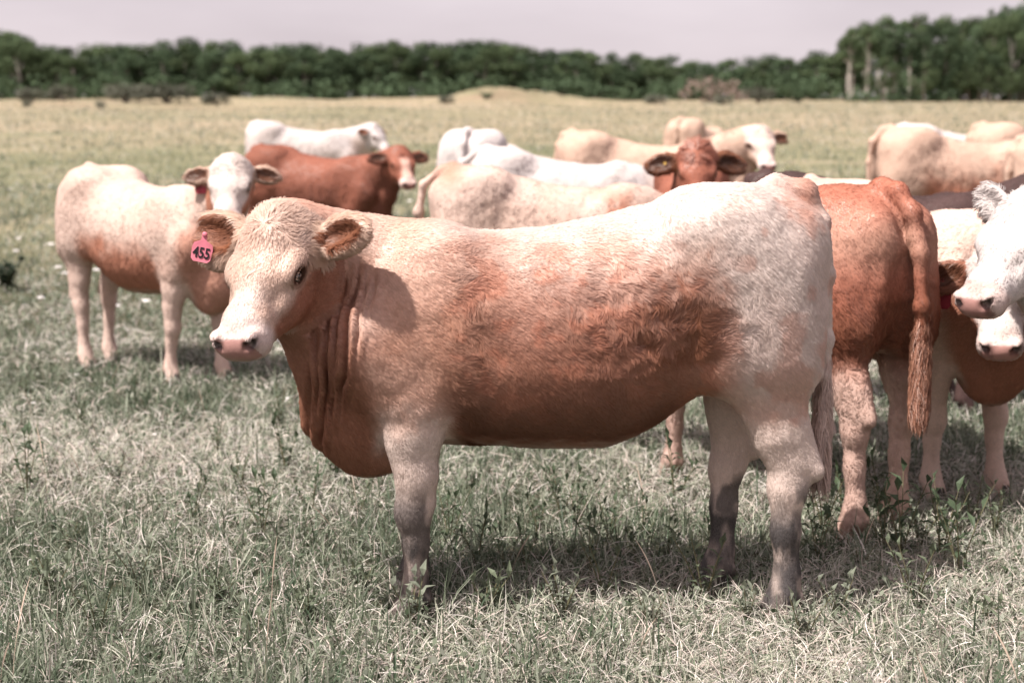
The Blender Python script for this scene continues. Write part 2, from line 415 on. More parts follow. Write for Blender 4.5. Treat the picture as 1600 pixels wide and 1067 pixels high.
    V = warp(V); H.o = warp(H.o[None])[0]; tailp = [warp(np.array(t, float)[None])[0] for t in tailp]
    P['_ears'] = [(warp(b0[None])[0], e, up, op, es) for (b0, e, up, op, es) in ears]
    return V, Q, H, joints, [np.array(t, float) for t in tailp], (nb, nc, occ)

C_CREAM = np.array((.70, .525, .445)); C_APR = np.array((.49, .215, .138)); C_RED = np.array((.29, .105, .066)); C_WHITE = np.array((.64, .575, .55))
C_TAN = np.array((.60, .415, .32)); C_DARK = np.array((.075, .042, .038)); C_NOSE = np.array((.50, .27, .235)); C_BROWN = np.array((.26, .10, .05))
def mixc(a, b, t): t = np.asarray(t)[:, None]; return a * (1 - t) + b * t

def coat(p, n, hd, P):
    """colour of the hide and hair, hair length, wet skin mask for points of one animal"""
    p0_ = p; p = p - np.array((0, 0, .09)) * sst(.03, .57, p[:, 2])[:, None]
    z = p[:, 2]; x = p[:, 0]; ay = np.abs(p[:, 1]); sd = P.get('seed', 1)
    n1 = fbm(p, 3.2, sd); n2 = fbm(p, 11, sd + 5); n3 = fbm(p * (1, 1, .5), 26, sd + 9)
    u, v, w_ = hd[:, 0], hd[:, 1], hd[:, 2]; aw = np.abs(w_)
    ear = np.zeros(len(p), bool); inear = np.zeros(len(p), bool)
    for (b0, e_, up_, op_, es_) in P['_ears']:
        q = (p0_ - b0) / es_; t_ = q @ e_; a_ = q @ up_; o_ = q @ op_
        ok = (t_ > .022) & (t_ < .26) & (np.abs(a_) < .085) & (np.abs(o_) < .055); ear |= ok
        inear |= ok & ((n @ op_) > .3) & (t_ > .035) & (((t_ - .12) / .088) ** 2 + (a_ / .048) ** 2 < 1)
    head = ((u > -.04) & (v > -.13 - np.maximum(u, 0) * 2.2) & (u < .56) & (v > -.27) & (aw < .16) & (v < .08)) | ear
    leg = np.maximum(sst(.66, .52, z + (n2 - .5) * .10 + (n3 - .5) * .06) * sst(.155, .095, np.abs(x - .515) + (n2 - .5) * .05) * sst(.085, .13, ay + np.maximum(.42 - z, 0) * .3), sst(.70, .52, z + (n2 - .5) * .1) * sst(-.36, -.46, x + (n2 - .5) * .06)) * (~head)
    base = mixc(P['base'], P['base2'], np.clip(sst(.38, .68, n1) * .75 + (n2 - .5) * .5, 0, 1) * P.get('mottle', .6))
    lowz = z + (n1 - .5) * .34 + (n2 - .5) * .16
    flank = sst(P.get('fl1', 1.0), P.get('fl0', .74), lowz) * sst(-.50, -.36, x + (n2 - .5) * .14) * (1 - sst(.36, .46, x + (n2 - .5) * .1) * .75)
    neck = sst(.62, .74, x + (n1 - .5) * .1 - (z - .9) * .15) * sst(P.get('nk1', 1.16), P.get('nk0', 1.0), z + (n1 - .5) * .1) * (~head)
    c = mixc(base, P['brown'], np.clip(np.maximum(flank, neck * P.get('neckb', 1)) * P.get('brownamt', 1.0), 0, 1))
    c = mixc(c, P['leg'], leg * P.get('legamt', .9))
    belly = sst(-.75, -.95, n[:, 2]) * (z < .66) * (~head)
    c = mixc(c, P['leg'], belly * .6 * P.get('legamt', .9))
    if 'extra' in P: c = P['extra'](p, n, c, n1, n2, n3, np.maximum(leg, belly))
    # face
    side = np.clip(sst(.085, .118, aw + (n2 - .5) * .03 + np.clip(-.05 - v, 0, .1) * .5) * sst(-.085, -.125, v + (n2 - .5) * .03) + sst(-.165, -.20, v) * sst(.06, .13, u), 0, 1) * sst(.42, .36, u)
    blaze = P.get('blaze', 9)
    fc = mixc(P['face'], P['cheek'], side)
    if blaze < 1: fc = mixc(P['cheek'], P['face'], np.clip(sst(blaze + .02, blaze - .02, aw + (n2 - .5) * .03) * sst(.12, .2, u) + sst(.38, .42, u), 0, 1))
    fc = mixc(fc, fc * .8, sst(.5, .7, n2) * .5)
    fc = mixc(fc, P.get('bridge', P['face']), sst(.22, .34, u) * sst(.07, .03, aw) * .8)
    muz = sst(.37, .41, u + (n2 - .5) * .02)
    fc = mixc(fc, P.get('muzzle', np.array((.74, .60, .55))), muz)
    hm = head & ~ear
    er = np.sqrt(((u - .200) / .038) ** 2 + ((v + .067) / .026) ** 2)
    fc = mixc(fc, C_BROWN * .6, sst(1.5, .95, er) * (aw > .07) * .75); fc = mixc(fc, C_BROWN * .2, sst(1.02, .85, er) * (aw > .07))
    c = np.where(hm[:, None], fc, c)
    c = np.where(ear[:, None], mixc(P.get('earc', P['face']), P.get('earc', P['face']) * .85, n2), c)
    c = np.where(inear[:, None], P.get('inear', C_BROWN) * (0.6 + .8 * n2[:, None]), c)
    pad = sst(.464, .474, u + np.clip(-.06 - v, -.05, .1) * .22 - np.maximum(aw - .042, 0) * .7) * sst(-.132, -.124, v) * hm
    pc = mixc(C_NOSE * P.get('nosec', 1.0), C_NOSE * P.get('nosec', 1.0) * .45, sst(.45, .75, n3))
    nos = np.exp(-(((u - .480) / .028) ** 2 + ((v + .064) / .016) ** 2 + ((aw - .058) / .018) ** 2)) * 1.5
    pc = mixc(pc, np.array((.02, .01, .01)), np.clip(nos * 1.5, 0, 1))
    c = mixc(c, pc, np.maximum(pad, np.clip(nos, 0, 1) * hm))
    # length
    ln = np.full(len(p), .012) * (1 + .5 * (n1 - .5))
    ln = np.where(z < .6, ln * (1 - .5 * leg), ln)
    if 'ruffle' in P: ln = ln * (1 + .9 * np.clip(P['ruffle'](p), 0, 1))
    top = np.exp(-((u - .04) / .09) ** 2) * np.exp(-(w_ / .10) ** 2) * (v > -.11)
    ln = np.where(hm, .008 + .030 * top * P.get('pollhair', 1.0), ln)
    ln = np.where(hm & (u > .36), .006, ln)
    ln = np.where(ear, .024, ln); ln = np.where(inear, .030, ln)
    ln = ln * (1 - pad) * np.where(hm & (er < 1.05) & (aw > .07), 0, 1)
    ln = np.where((z < .05), 0.008, ln)
    return np.clip(c, .004, .95), ln, pad * .9, head, ear, hm

def scatter(V, Q, n, weights=None, rs=None):
    T = np.concatenate([Q[:, [0, 1, 2]], Q[:, [0, 2, 3]]])
    a = V[T[:, 0]]; e1 = V[T[:, 1]] - a; e2 = V[T[:, 2]] - a
    A = np.linalg.norm(np.cross(e1, e2), axis=1)
    if weights is not None: A = A * weights[T].mean(1)
    t = rs.choice(len(T), n, p=A / A.sum()) if n < 20000 else np.searchsorted(np.cumsum(A) / A.sum(), rs.random(n))
    t = np.minimum(t, len(T) - 1)
    r1 = np.sqrt(rs.random(n)); r2 = rs.random(n)
    b = np.stack([1 - r1, r1 * (1 - r2), r1 * r2], 1)
    return T[t], b

def hair_object(name, pts, rad, col, nor, mat, parent):
    N, K = pts.shape[:2]
    hcv = bpy.data.hair_curves.new(name); hcv.add_curves([K] * N)
    hcv.attributes['position'].data.foreach_set('vector', np.ascontiguousarray(pts, np.float32).ravel())
    ra = hcv.attributes.get('radius') or hcv.attributes.new('radius', 'FLOAT', 'POINT')
    ra.data.foreach_set('value', np.ascontiguousarray(rad, np.float32).ravel())
    a = hcv.attributes.new('hcol', 'FLOAT_COLOR', 'CURVE'); c4 = np.ones((N, 4), np.float32); c4[:, :3] = col; a.data.foreach_set('color', c4.ravel())
    a = hcv.attributes.new('hnor', 'FLOAT_VECTOR', 'CURVE'); a.data.foreach_set('vector', np.ascontiguousarray(nor, np.float32).ravel())
    hcv.materials.append(mat)
    o = bpy.data.objects.new(name, hcv); COL.objects.link(o); o.parent = parent
    return o

def fur(V, Q, Nn, H, P, N, rad, parent, lenmul=1.0, wgt=None):
    rs = np.random.default_rng(P.get('seed', 1) + 100)
    T, b = scatter(V, Q, N, wgt, rs)
    p = (V[T] * b[..., None]).sum(1); n = unit((Nn[T] * b[..., None]).sum(1))
    hd = H.inv(p); c, ln, pad, head, ear, hm = coat(p, n, hd, P)
    keep = ln > .004
    p, n, hd, c, ln, head, ear, hm = [a[keep] for a in (p, n, hd, c, ln, head, ear, hm)]; N = len(p)
    ln = ln * lenmul
    # flow over the body
    z = p[:, 2]
    fl = np.stack([np.full(N, -.62), np.zeros(N), np.full(N, -.62)], 1)
    fl[:, 0] = np.where(z < .55, -.15, fl[:, 0]); 
    vn = np.stack([fbm(p, 5, 40), fbm(p, 5, 44), fbm(p, 5, 48)], 1) - .5
    vf = np.stack([vnoise(p, 22, 50), vnoise(p, 22, 51), vnoise(p, 22, 52)], 1) - .5
    fl = fl + vn * .6 + vf * .25 + (vf * 3.0 + vn * 1.6) * P['ruffle'](p)[:, None] if 'ruffle' in P else fl + vn * .9 + vf * .35
    if 'flow' in P: fl = P['flow'](p, fl)
    # flow over the head: away from the whorl on the forehead
    du = hd[:, 0] - .11; dw = hd[:, 2]
    hf = du[:, None] * H.u + dw[:, None] * H.w + .04 * H.u
    hf = unit(hf) + vf * 1.5 + vn * 1.2
    fl = np.where(hm[:, None], hf, fl)
    es = np.sign(hd[:, 2])[:, None] * H.w
    fl = np.where(ear[:, None], es * .8 - H.v * .1 + np.array((0, 0, -.4)) + vf * 1.2, fl)
    fl = fl - (fl * n).sum(1)[:, None] * n; fl = unit(fl)
    # clumps
    M_ = max(8, N // 7)
    ci = rs.choice(N, M_, replace=False)
    kd = kdtree.KDTree(M_)
    for i, k in enumerate(ci): kd.insert(p[k], i)
    kd.balance()
    near = np.fromiter((kd.find(q)[1] for q in p.tolist()), np.int64, N)
    rf = np.clip(P['ruffle'](p), 0, 1) if 'ruffle' in P else np.zeros(N); rf = np.where(hm, .6, rf)
    lift = (.16 + .12 * rs.random(N)) * (1 + .5 * rf); lift = np.where(ear | (hm & (ln > .03)), lift + .3, lift)
    cl_tilt = (rs.random((M_, 3)) - .5)
    cdir = unit(fl[ci] + cl_tilt * .5)
    d = unit(fl * .55 + cdir[near] * .45 + (rs.random((N, 3)) - .5) * .35)
    ln = ln * (.7 + .6 * rs.random(N))
    wv_ = np.cross(d, n); wph = (rs.random(M_) * 6.28)[near]
    K = 4; ts = np.linspace(0, 1, K)
    pts = np.zeros((N, K, 3)); root = p + n * .0002
    tip_c = p[ci] + (unit(fl[ci] + cl_tilt * .4) + n[ci] * .24) * (ln[ci] * 1.05)[:, None]
    for i, t in enumerate(ts):
        q = root + d * (ln * t)[:, None] + n * (ln * lift * t * (1.25 - .7 * t))[:, None]
        q = q + wv_ * (np.sin(3.2 * t + wph) * t * np.maximum(ln - .018, 0) * .55)[:, None]
        cm = (.28 + .30 * rf) * t ** 1.2
        pts[:, i] = q * (1 - cm[:, None]) + (root + (tip_c[near] - root) * t) * cm[:, None] if t > 0 else q
    rr = rad * np.array([1, .95, .75, .25])[None] * (.7 + .6 * rs.random((N, 1)))
    cn = unit(n + cl_tilt[near] * .16 + (rs.random((N, 3)) - .5) * .10)
    cv = (.92 + .16 * rs.random(M_))[near] * (.97 + .06 * rs.random(N))
    return hair_object('coat_hair', pts, rr, np.clip(c * cv[:, None], 0, .95), cn, M['fur'], parent)

def eye_mesh(): 
    vs_, fs = [], []; nu, nv = 16, 10
    for i in range(nv + 1):
        for j in range(nu): 
            a = math.pi * i / nv; b = 2 * math.pi * j / nu; vs_.append((math.sin(a) * math.cos(b), math.sin(a) * math.sin(b), math.cos(a)))
    for i in range(nv):
        for j in range(nu): fs.append((i * nu + j, (i + 1) * nu + j, (i + 1) * nu + (j + 1) % nu, i * nu + (j + 1) % nu))
    return vs_, fs
def hoof_at(parent, x, y, sc=1.0):
    v, f = [], []
    for s in (-1, 1):
        o = len(v); ring = []
        prof = [(-.045, 0), (-.03, .026), (.02, .031), (.058, .02), (.072, .002), (.05, 0), (0, -.001)]
        for (h, k, sh) in ((0.0, 1.0, 0), (.03, .92, -.006), (.062, .78, -.016)):
            for (a, b_) in prof: v.append((x + a * k + sh, y + s * (.004 + b_ * k), h))
        m = len(prof)
        for r_ in range(2):
            for j in range(m):
                q = (o + r_ * m + j, o + r_ * m + (j + 1) % m, o + (r_ + 1) * m + (j + 1) % m, o + (r_ + 1) * m + j)
                f.append(q if s < 0 else q[::-1])
        f.append(tuple(range(o + 2 * m, o + 3 * m)))
    return pydata('hoof', v, f, M['hoof'], parent)
def ear_tag(parent, top, right, down, size, mat, text=None, ink=None):
    """tag plate hanging from the ear: a shield with a neck and button, printed number as a sub-part"""
    right = unit(right); down = unit(down); out_ = np.cross(right, down); out_ = -out_
    oln = [(-.010, -.030), (.010, -.030), (.012, .0), (.040, .014), (.045, .035), (.042, .080), (.030, .092), (-.030, .092), (-.042, .080), (-.045, .035), (-.040, .014), (-.012, .0)]
    th = .0035; v = []; 
    for k in (0, 1):
        for (a, b_) in oln:
            bow = -.10 * (a / .045) ** 2 * .03
            v.append(np.asarray(top) + size * (right * a + down * (b_ + .02) + out_ * (bow + (th if k else 0))))
    m = len(oln); f = [tuple(range(m))[::-1], tuple(range(m, 2 * m))]
    for j in range(m): f.append((j, (j + 1) % m, m + (j + 1) % m, m + j))
    t = pydata('ear_tag', v, f, mat, parent, smooth=False)
    bt = []; bf = []
    for k, (r_, h) in enumerate(((.011, .0), (.011, .006), (.007, .009))):
        for j in range(10): bt.append(np.asarray(top) + size * (right * r_ * math.cos(j * .6283) + down * (r_ * math.sin(j * .6283) - .006) + out_ * (h + th)))
    for k in range(2):
        for j in range(10): bf.append((k * 10 + j, k * 10 + (j + 1) % 10, k * 10 + 10 + (j + 1) % 10, k * 10 + 10 + j))
    bf.append(tuple(range(20, 30)))
    pydata('button', bt, bf, mat, t)
    if text:
        cu = bpy.data.curves.new('number', 'FONT'); cu.body = text; cu.size = .056 * size; cu.align_x = 'CENTER'; cu.align_y = 'CENTER'
        cu.extrude = .0004; cu.offset = .0012 * size; cu.space_character = 1.04
        to = bpy.data.objects.new('number', cu); COL.objects.link(to)
        dg = bpy.context.evaluated_depsgraph_get(); me = bpy.data.meshes.new_from_object(to.evaluated_get(dg)); bpy.data.objects.remove(to)
        me.materials.clear(); me.materials.append(ink or M['ink'])
        no = bpy.data.objects.new('number', me); COL.objects.link(no); no.parent = t
        c0 = np.asarray(top) + size * (down * .075 + out_ * (th + .0003))
        X = right; Yv = -down; Zv = np.cross(X, Yv)
        mt = Matrix(((X[0] * .86, Yv[0] * 1.12, Zv[0], c0[0]), (X[1] * .86, Yv[1] * 1.12, Zv[1], c0[1]), (X[2] * .86, Yv[2] * 1.12, Zv[2], c0[2]), (0, 0, 0, 1)))
        me.transform(mt)
    return t
def tail_switch(parent, tp, P, n, ln=.42, rad=.0016, spread=.035):
    rs = np.random.default_rng(P.get('seed', 1) + 7)
    end = tp[-1]; K = 7; ts = np.linspace(0, 1, K)
    d0 = unit(tp[-1] - tp[-2]); 
    ta = np.array(tp[-4:]); u_ = 3 * (1 - rs.random(n) ** 1.6 * .6); i0 = np.minimum(u_.astype(int), 2); start = ta[i0] + (ta[i0 + 1] - ta[i0]) * (u_ - i0)[:, None]
    up_ = 1 - u_ / 3
    a = rs.random(n) * 6.283; r_ = np.sqrt(rs.random(n)); off = np.stack([np.cos(a) * r_, np.sin(a) * r_, np.zeros(n)], 1)
    L_ = ln * (.45 + .55 * rs.random(n)) * (1 - .5 * up_); pts = np.zeros((n, K, 3))
    g = np.floor(rs.random(n) * 14); ph = g * 1.7
    for i, t in enumerate(ts):
        bulge = math.sin(math.pi * min(1, t * .8 + .12)) * spread
        wv = np.stack([np.sin(ph + 9 * t), np.cos(ph * 1.3 + 8 * t), np.zeros(n)], 1) * .010 * t + (rs.random((n, 3)) - .5) * .006
        pts[:, i] = start + off * (.008 + bulge) + np.array((0, 0, -1.)) * (L_ * t)[:, None] + d0 * .02 * t + wv + np.stack([np.cos(ph), np.sin(ph), 0 * ph], 1) * .02 * t
    pts[..., 2] = np.maximum(pts[..., 2], .06)
    rr = rad * np.array([.9, 1, 1, 1, .9, .7, .2])[None] * (.7 + .6 * rs.random((n, 1)))
    col = P.get('switch', P['base']) * (.8 + .3 * rs.random((n, 1))) * (.85 + .3 * (g[:, None] % 3) / 2)
    nor = unit(off + np.array((0, 0, .4)) + (rs.random((n, 3)) - .5) * .6)
    return hair_object('tail_switch', pts, rr, np.clip(col, 0, .95), nor, M['fur'], parent)

def cow(name, label, loc, heading, P, vox=.02, hairs=0, hrad=.0009, scale=1.0, group='cattle standing in the pasture', hooves=True, hairlen=1.0, switch=700):
    """heading: angle of the animal's nose direction about z, measured from +X"""
    root = empty(name, loc, heading); tag(root, label, 'cow', group)
    root.scale = (scale,) * 3
    V, Q, H, joints, tp, nk = build_body(P, vox)
    Nn = vnormals(V, Q)
    sd = P.get('seed', 1)
    # uneven hide
    hd = H.inv(V); hdm = (hd[:, 0] > -.04) & (np.abs(hd[:, 2]) < .36) & (hd[:, 1] > -.3) & (hd[:, 1] < .12) & (hd[:, 0] < .6)
    dsp = (fbm(V, 6, sd + 20) - .5) * P.get('lump', .026) + (fbm(V, 22, sd + 24, 2) - .5) * .004
    hdw = sst(.36, .20, np.abs(hd[:, 2])) * sst(-.12, .02, hd[:, 0]) * sst(-.34, -.20, hd[:, 1])
    dsp = dsp * (1 - .75 * hdw) * sst(.1, .6, V[:, 2])
    # ribs and skin folds
    dsp += P.get('ribs', .003) * np.sin(V[:, 0] * 62 + V[:, 2] * 10) * sst(-.25, -.1, V[:, 0]) * sst(.45, .3, V[:, 0]) * sst(.5, .6, V[:, 2]) * sst(1.1, .95, V[:, 2])
    if 'disp' in P: dsp = P['disp'](V, Nn, dsp, hdm)
    V = V + Nn * dsp[:, None]; Nn = vnormals(V, Q)
    c, ln, pad, *_ = coat(V, Nn, H.inv(V), P)
    b = mesh_quads('body', V, Q, M['coat'], root)
    vcol(b.data, 'coat', c * (.85 if hairs else 1.0))
    a = b.data.attributes.new('wet', 'FLOAT', 'POINT'); a.data.foreach_set('value', pad.astype(np.float32))
    ev, ef = eye_mesh()
    for s in (1, -1):
        e = H(.200, -.072, .099 * s); z_ = H.size
        m = Matrix(((*(H.u * .027 * z_),), (*(H.v * .024 * z_),), (*(H.w * .023 * z_),))).transposed()
        eo = pydata('eye', [m @ Vector(q) + Vector(e) for q in ev], ef, M['eye'], root)
    if hairs >= 60000:
        rs = np.random.default_rng(5); n_ = 70; pp = np.zeros((n_, 4, 3)); 
        for i in range(n_):
            s = 1 if i % 2 else -1; a = rs.random() * 2 - 1
            q = np.array((.200 + a * .028, -.072 + .022 * math.sqrt(max(0, 1 - a * a)) , .112 * s)); l_ = .016 + .010 * rs.random()
            for k in range(4): pp[i, k] = H(q[0] + a * .012 * k / 3, q[1] + l_ * .55 * k / 3 - .006 * (k / 3) ** 2, q[2] + s * l_ * .8 * k / 3)
        hair_object('eyelashes', pp, np.tile(np.array([.0005, .0005, .0004, .0002]), (n_, 1)), np.tile(C_BROWN * .5, (n_, 1)), np.tile(H.v, (n_, 1)), M['fur'], root)
    if hooves:
        for (x, y) in joints: hoof_at(root, x, y)
    if hairs:
        fur(V, Q, Nn, H, P, hairs, hrad, root, hairlen, P['wgt'](V, Nn) if 'wgt' in P else None)
    if switch: tail_switch(root, tp, P, switch, P.get('swlen', .40), max(.0008, hrad * 1.0), P.get('swspread', .03))
    return root, H

def coat_set(base, base2, brown, leg, face, cheek, **k): return dict(base=base, base2=base2, brown=brown, leg=leg, face=face, cheek=cheek, **k)

# ---- the heifer in front
def hero():
    P = coat_set(C_CREAM * 1.0, C_APR * 1.35, C_APR * .72, np.array((.68, .555, .49)), np.array((.66, .475, .385)), C_APR * .85, seed=3, nosec=.8, bridge=np.array((.72, .60, .54)))
    P.update(poll=(.925, .205, 1.215), yaw=R(69), pitch=R(45), roll=R(4), legs=(0, .02, 0, .17), neckb=.95, nk1=1.08, nk0=.94, fl1=1.16, fl0=.84, mottle=.6,
             earc=np.array((.70, .50, .39)), inear=C_BROWN * .95, ear=(.10, -.30), efwd=(.50, -.05), earsize=(1.02, 1.42), switch=C_CREAM * .85, swlen=.32, swspread=.010, nctrl=(.84, .0, 1.00), nrad=[.235, .192, .152])
    P['tail'] = [(-.63, .01, 1.30), (-.72, .025, 1.285), (-.770, .045, 1.19), (-.792, .06, 1.02), (-.792, .075, .82), (-.786, .085, .70), (-.782, .088, .62)]; P['tailr'] = [.040, .024, .012]; P['ribs'] = 0; P['lump'] = .018
    def extra(p, n, c, n1, n2, n3, leg):
        x, z = p[:, 0], p[:, 2]; k = 1 - leg
        st = fbm(p * (1, 1, .22), 24, 33); cu = fbm(p * (1, 1, 1.2), 17, 37, 4)
        c = mixc(c, np.array((.62, .34, .235)), np.clip(sst(.15, .5, x) * sst(.70, .55, x) * .6 * k * (.4 + 1.2 * n1) + .18 * k * sst(.4, .6, n1), 0, 1))
        wh = np.maximum(sst(-.38, -.50, x + (n1 - .5) * .2) * sst(.55, .7, z), sst(1.08, 1.2, z + (n2 - .5) * .1) * sst(.55, .3, x))
        c = mixc(c, np.array((.74, .645, .595)), wh * .75 * k)
        rib = sst(-.50, -.36, x) * sst(.44, .34, x)
        c = mixc(c, C_APR * 1.12, np.clip(rib * sst(1.22, .98, z) * sst(.50, .62, cu) * .8 * k, 0, 1))           # rusty curls over the ribs
        # dark patch of ruffled red hair before the thigh, dark wet streaks behind the elbow, brown underside deepened with painted shade to round the belly
        d = np.exp(-(((x + .30) / .15) ** 2 + ((z - .87) / .16) ** 2)) * sst(.38, .58, cu * .5 + n2 * .5)
        c = mixc(c, C_BROWN * .95, np.clip(d * 1.25, 0, .9))
        d = np.exp(-(((x - .33) / .05) ** 2)) * sst(1.06, .88, z) * sst(.40, .58, st) * (z > .45)
        c = mixc(c, C_BROWN * .8, np.clip(d * 1.2, 0, .9))
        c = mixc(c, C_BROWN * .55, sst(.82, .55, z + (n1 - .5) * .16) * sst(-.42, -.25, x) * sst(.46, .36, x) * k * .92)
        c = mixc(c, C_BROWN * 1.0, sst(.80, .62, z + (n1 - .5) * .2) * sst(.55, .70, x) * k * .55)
        t = np.exp(-((x + .72) / .07) ** 2) * sst(1.15, 1.28, z); c = mixc(c, C_APR * 1.05, t * .7)
        t = sst(-.42, -.52, x) * sst(.54, .66, n2) * (z > .5) * .35; c = mixc(c, C_APR * 1.2, t)
        dirt = sst(.33, .25, z + (n2 - .5) * .14 + (n3 - .5) * .12) * (.5 + .5 * sst(.3, .6, n3))
        dirt = np.maximum(dirt, sst(.39, .32, z + (n1 - .5) * .2) * sst(.5, .6, n2) * .85)
        return mixc(c, np.array((.045, .042, .044)) * (.4 + 1.2 * n3[:, None]), dirt * .95)
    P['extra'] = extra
    hh = Head(P['poll'], P['yaw'], P['pitch'], P['roll'], .94, 1.12); hh.o = warp(hh.o[None])[0]
    def disp(V, Nn, d, hdm):
        x, y, z = V.T; z = z - .04
        nz_ = fbm(V * (1, 1, .6), 7, 91) - .5
        for (xb, sl_, dep, wd_, z0, z1) in ((.830, -.085, .016, .010, .50, 1.02), (.806, -.12, .022, .011, .47, 1.10), (.783, -.15, .018, .010, .55, 1.14), (.752, -.145, .020, .011, .60, 1.16), (.722, -.13, .012, .009, .80, 1.15), (.69, -.10, .008, .008, .88, 1.14), (.86, -.06, .012, .010, .48, .85)):
            q = x - (xb + sl_ * (z - .68) + .055 * nz_ + .02 * (fbm(V * (1, 1, .8) + xb * 9, 9, 57) - .5))
            m = sst(z0, z0 + .12, z) * sst(z1, z1 - .1, z) * (1 - sst(.16, .13, np.abs(hh.inv(V)[:, 2])) * hdm) * (.35 + 1.3 * fbm(V + xb * 31, 8, 58))
            d = d - m * dep * np.exp(-(q / wd_) ** 2) + m * dep * .5 * (np.exp(-((q - .017) / .012) ** 2) + np.exp(-((q + .017) / .012) ** 2))
        # tufts on the flank
        m2 = np.exp(-(((x + .22) / .22) ** 2 + ((z - .92) / .16) ** 2)); n_ = fbm(V * (1.2, 1, .8), 9, 97, 4)
        d = d + m2 * (np.abs(n_ - .5) * -.07 + .006)
        return d
    P['disp'] = disp
    P['ruffle'] = lambda p: np.exp(-(((p[:, 0] + .22) / .26) ** 2 + ((p[:, 2] - .95) / .18) ** 2)) * 1.2 + .7 * np.exp(-((p[:, 0] - .34) / .06) ** 2)
    P['wgt'] = lambda V, Nn: np.where(Nn[:, 1] > -.35, 1.0, .25) * np.where(H_in(V), 1.9, 1.0)
    def H_in(V):
        q = hh.inv(V); return (q[:, 0] > -.05) & (np.abs(q[:, 2]) < .36) & (q[:, 1] > -.26) & (q[:, 1] < .1)
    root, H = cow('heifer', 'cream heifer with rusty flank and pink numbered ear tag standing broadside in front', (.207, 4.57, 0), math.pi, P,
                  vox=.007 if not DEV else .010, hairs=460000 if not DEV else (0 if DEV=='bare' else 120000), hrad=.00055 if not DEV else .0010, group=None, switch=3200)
    b0, e, up, op, es = P['_ears'][1]
    top = b0 + e * .125 * es + op * .055 + np.array((.005, .035, -.02))
    ear_tag(root, top, (-1, .05, -.20), (.20, .10, -1), .74, M['tag_pink'], '455')
    return root, H, P

# ------------------------------------------------------------------ land
def gz(x, y):
    x = np.asarray(x, float); y = np.asarray(y, float)
    t = np.clip((y - 9) / 3, -40, 80)
    z = .047 * 3 * np.log1p(np.exp(t)) - .019
    z = np.where(y > 235, .047 * 226 - .019 + (y - 235) * .01, z)
    z = z + 1.6 * np.exp(-(((x + 2.2) / 5.2) ** 2 + ((y - 158) / 6) ** 2)) + .8 * np.exp(-(((x - 5) / 6) ** 2 + ((y - 164) / 7) ** 2))
    far = sst(60, 140, y) * sst(60, 20, x * 0 + np.abs(y - 165))
    p = np.stack([x, y, 0 * x], -1).reshape(-1, 3)
    b = (fbm(p, .07, 31, 2) - .5).reshape(x.shape) * 1.6 * sst(70, 170, y) * sst(25, 5, x)
    md = np.exp(-(((x - 2) / 14) ** 2 + ((y - 160) / 12) ** 2)); rough = (fbm(p, .55, 35, 3) - .5).reshape(x.shape) * 1.3 * md
    return z + b + rough
def ground_material():
    m, n, b, l = nmat('pasture')
    g = n.nodes.new('ShaderNodeNewGeometry')
    def noise(scale, mapping=(1, 1, 1), detail=6, rough=.6):
        mp = n.nodes.new('ShaderNodeMapping'); mp.inputs['Scale'].default_value = mapping
        t = n.nodes.new('ShaderNodeTexNoise'); t.inputs['Scale'].default_value = scale; t.inputs['Detail'].default_value = detail; t.inputs['Roughness'].default_value = rough
        l(g.outputs['Position'], mp.inputs[0]); l(mp.outputs[0], t.inputs['Vector']); return t
    def ramp(src, stops):
        r_ = n.nodes.new('ShaderNodeValToRGB'); e = r_.color_ramp.elements
        while len(e) < len(stops): e.new(.5)
        for k, (p, c) in enumerate(stops): e[k].position = p; e[k].color = (*c, 1)
        l(src, r_.inputs[0]); return r_
    def mix(fac, a, b_):
        k = n.nodes.new('ShaderNodeMix'); k.data_type = 'RGBA'; l(fac, k.inputs[0]); l(a, k.inputs[6]); l(b_, k.inputs[7]); return k.outputs[2]
    big = noise(.09, (1, .5, 1)); med = noise(.6, (1, .7, 1)); fine = noise(28, detail=8, rough=.75)
    c1 = ramp(med.outputs['Fac'], [(.32, (.10, .115, .06)), (.5, (.20, .19, .115)), (.68, (.36, .30, .21))])
    c2 = ramp(big.outputs['Fac'], [(.35, (.10, .115, .055)), (.50, (.20, .185, .105)), (.66, (.31, .25, .165))])
    k = n.nodes.new('ShaderNodeMix'); k.data_type = 'RGBA'; k.inputs[0].default_value = .5; l(c1.outputs[0], k.inputs[6]); l(c2.outputs[0], k.inputs[7])
    soil = ramp(fine.outputs['Fac'], [(.3, (.025, .028, .017)), (.5, (.06, .06, .038)), (.7, (.18, .16, .12))])
    a = n.nodes.new('ShaderNodeAttribute'); a.attribute_name = 'zone'
    sp = n.nodes.new('ShaderNodeSeparateColor'); l(a.outputs['Color'], sp.inputs[0])
    c = mix(sp.outputs[0], soil.outputs[0], k.outputs[2])                    # red: bare thatch near by -> sward seen from afar
    sand = ramp(noise(.5, (.25, 1, 1)).outputs['Fac'], [(.35, (.10, .085, .05)), (.62, (.30, .21, .15))])
    c = mix(sp.outputs[1], c, sand.outputs[0])                              # green: sandy bank
    straw = ramp(noise(.35, (.3, 1, 1)).outputs['Fac'], [(.3, (.20, .175, .105)), (.7, (.35, .28, .195))])
    c = mix(sp.outputs[2], c, straw.outputs[0])                             # blue: ripe pale grass
    l(c, b.inputs['Base Color']); b.inputs['Roughness'].default_value = .95; b.inputs['Specular IOR Level'].default_value = .1
    bp = n.nodes.new('ShaderNodeBump'); bp.inputs['Strength'].default_value = .6; bp.inputs['Distance'].default_value = .05
    l(fine.outputs['Fac'], bp.inputs['Height']); l(bp.outputs[0], b.inputs['Normal'])
    return m
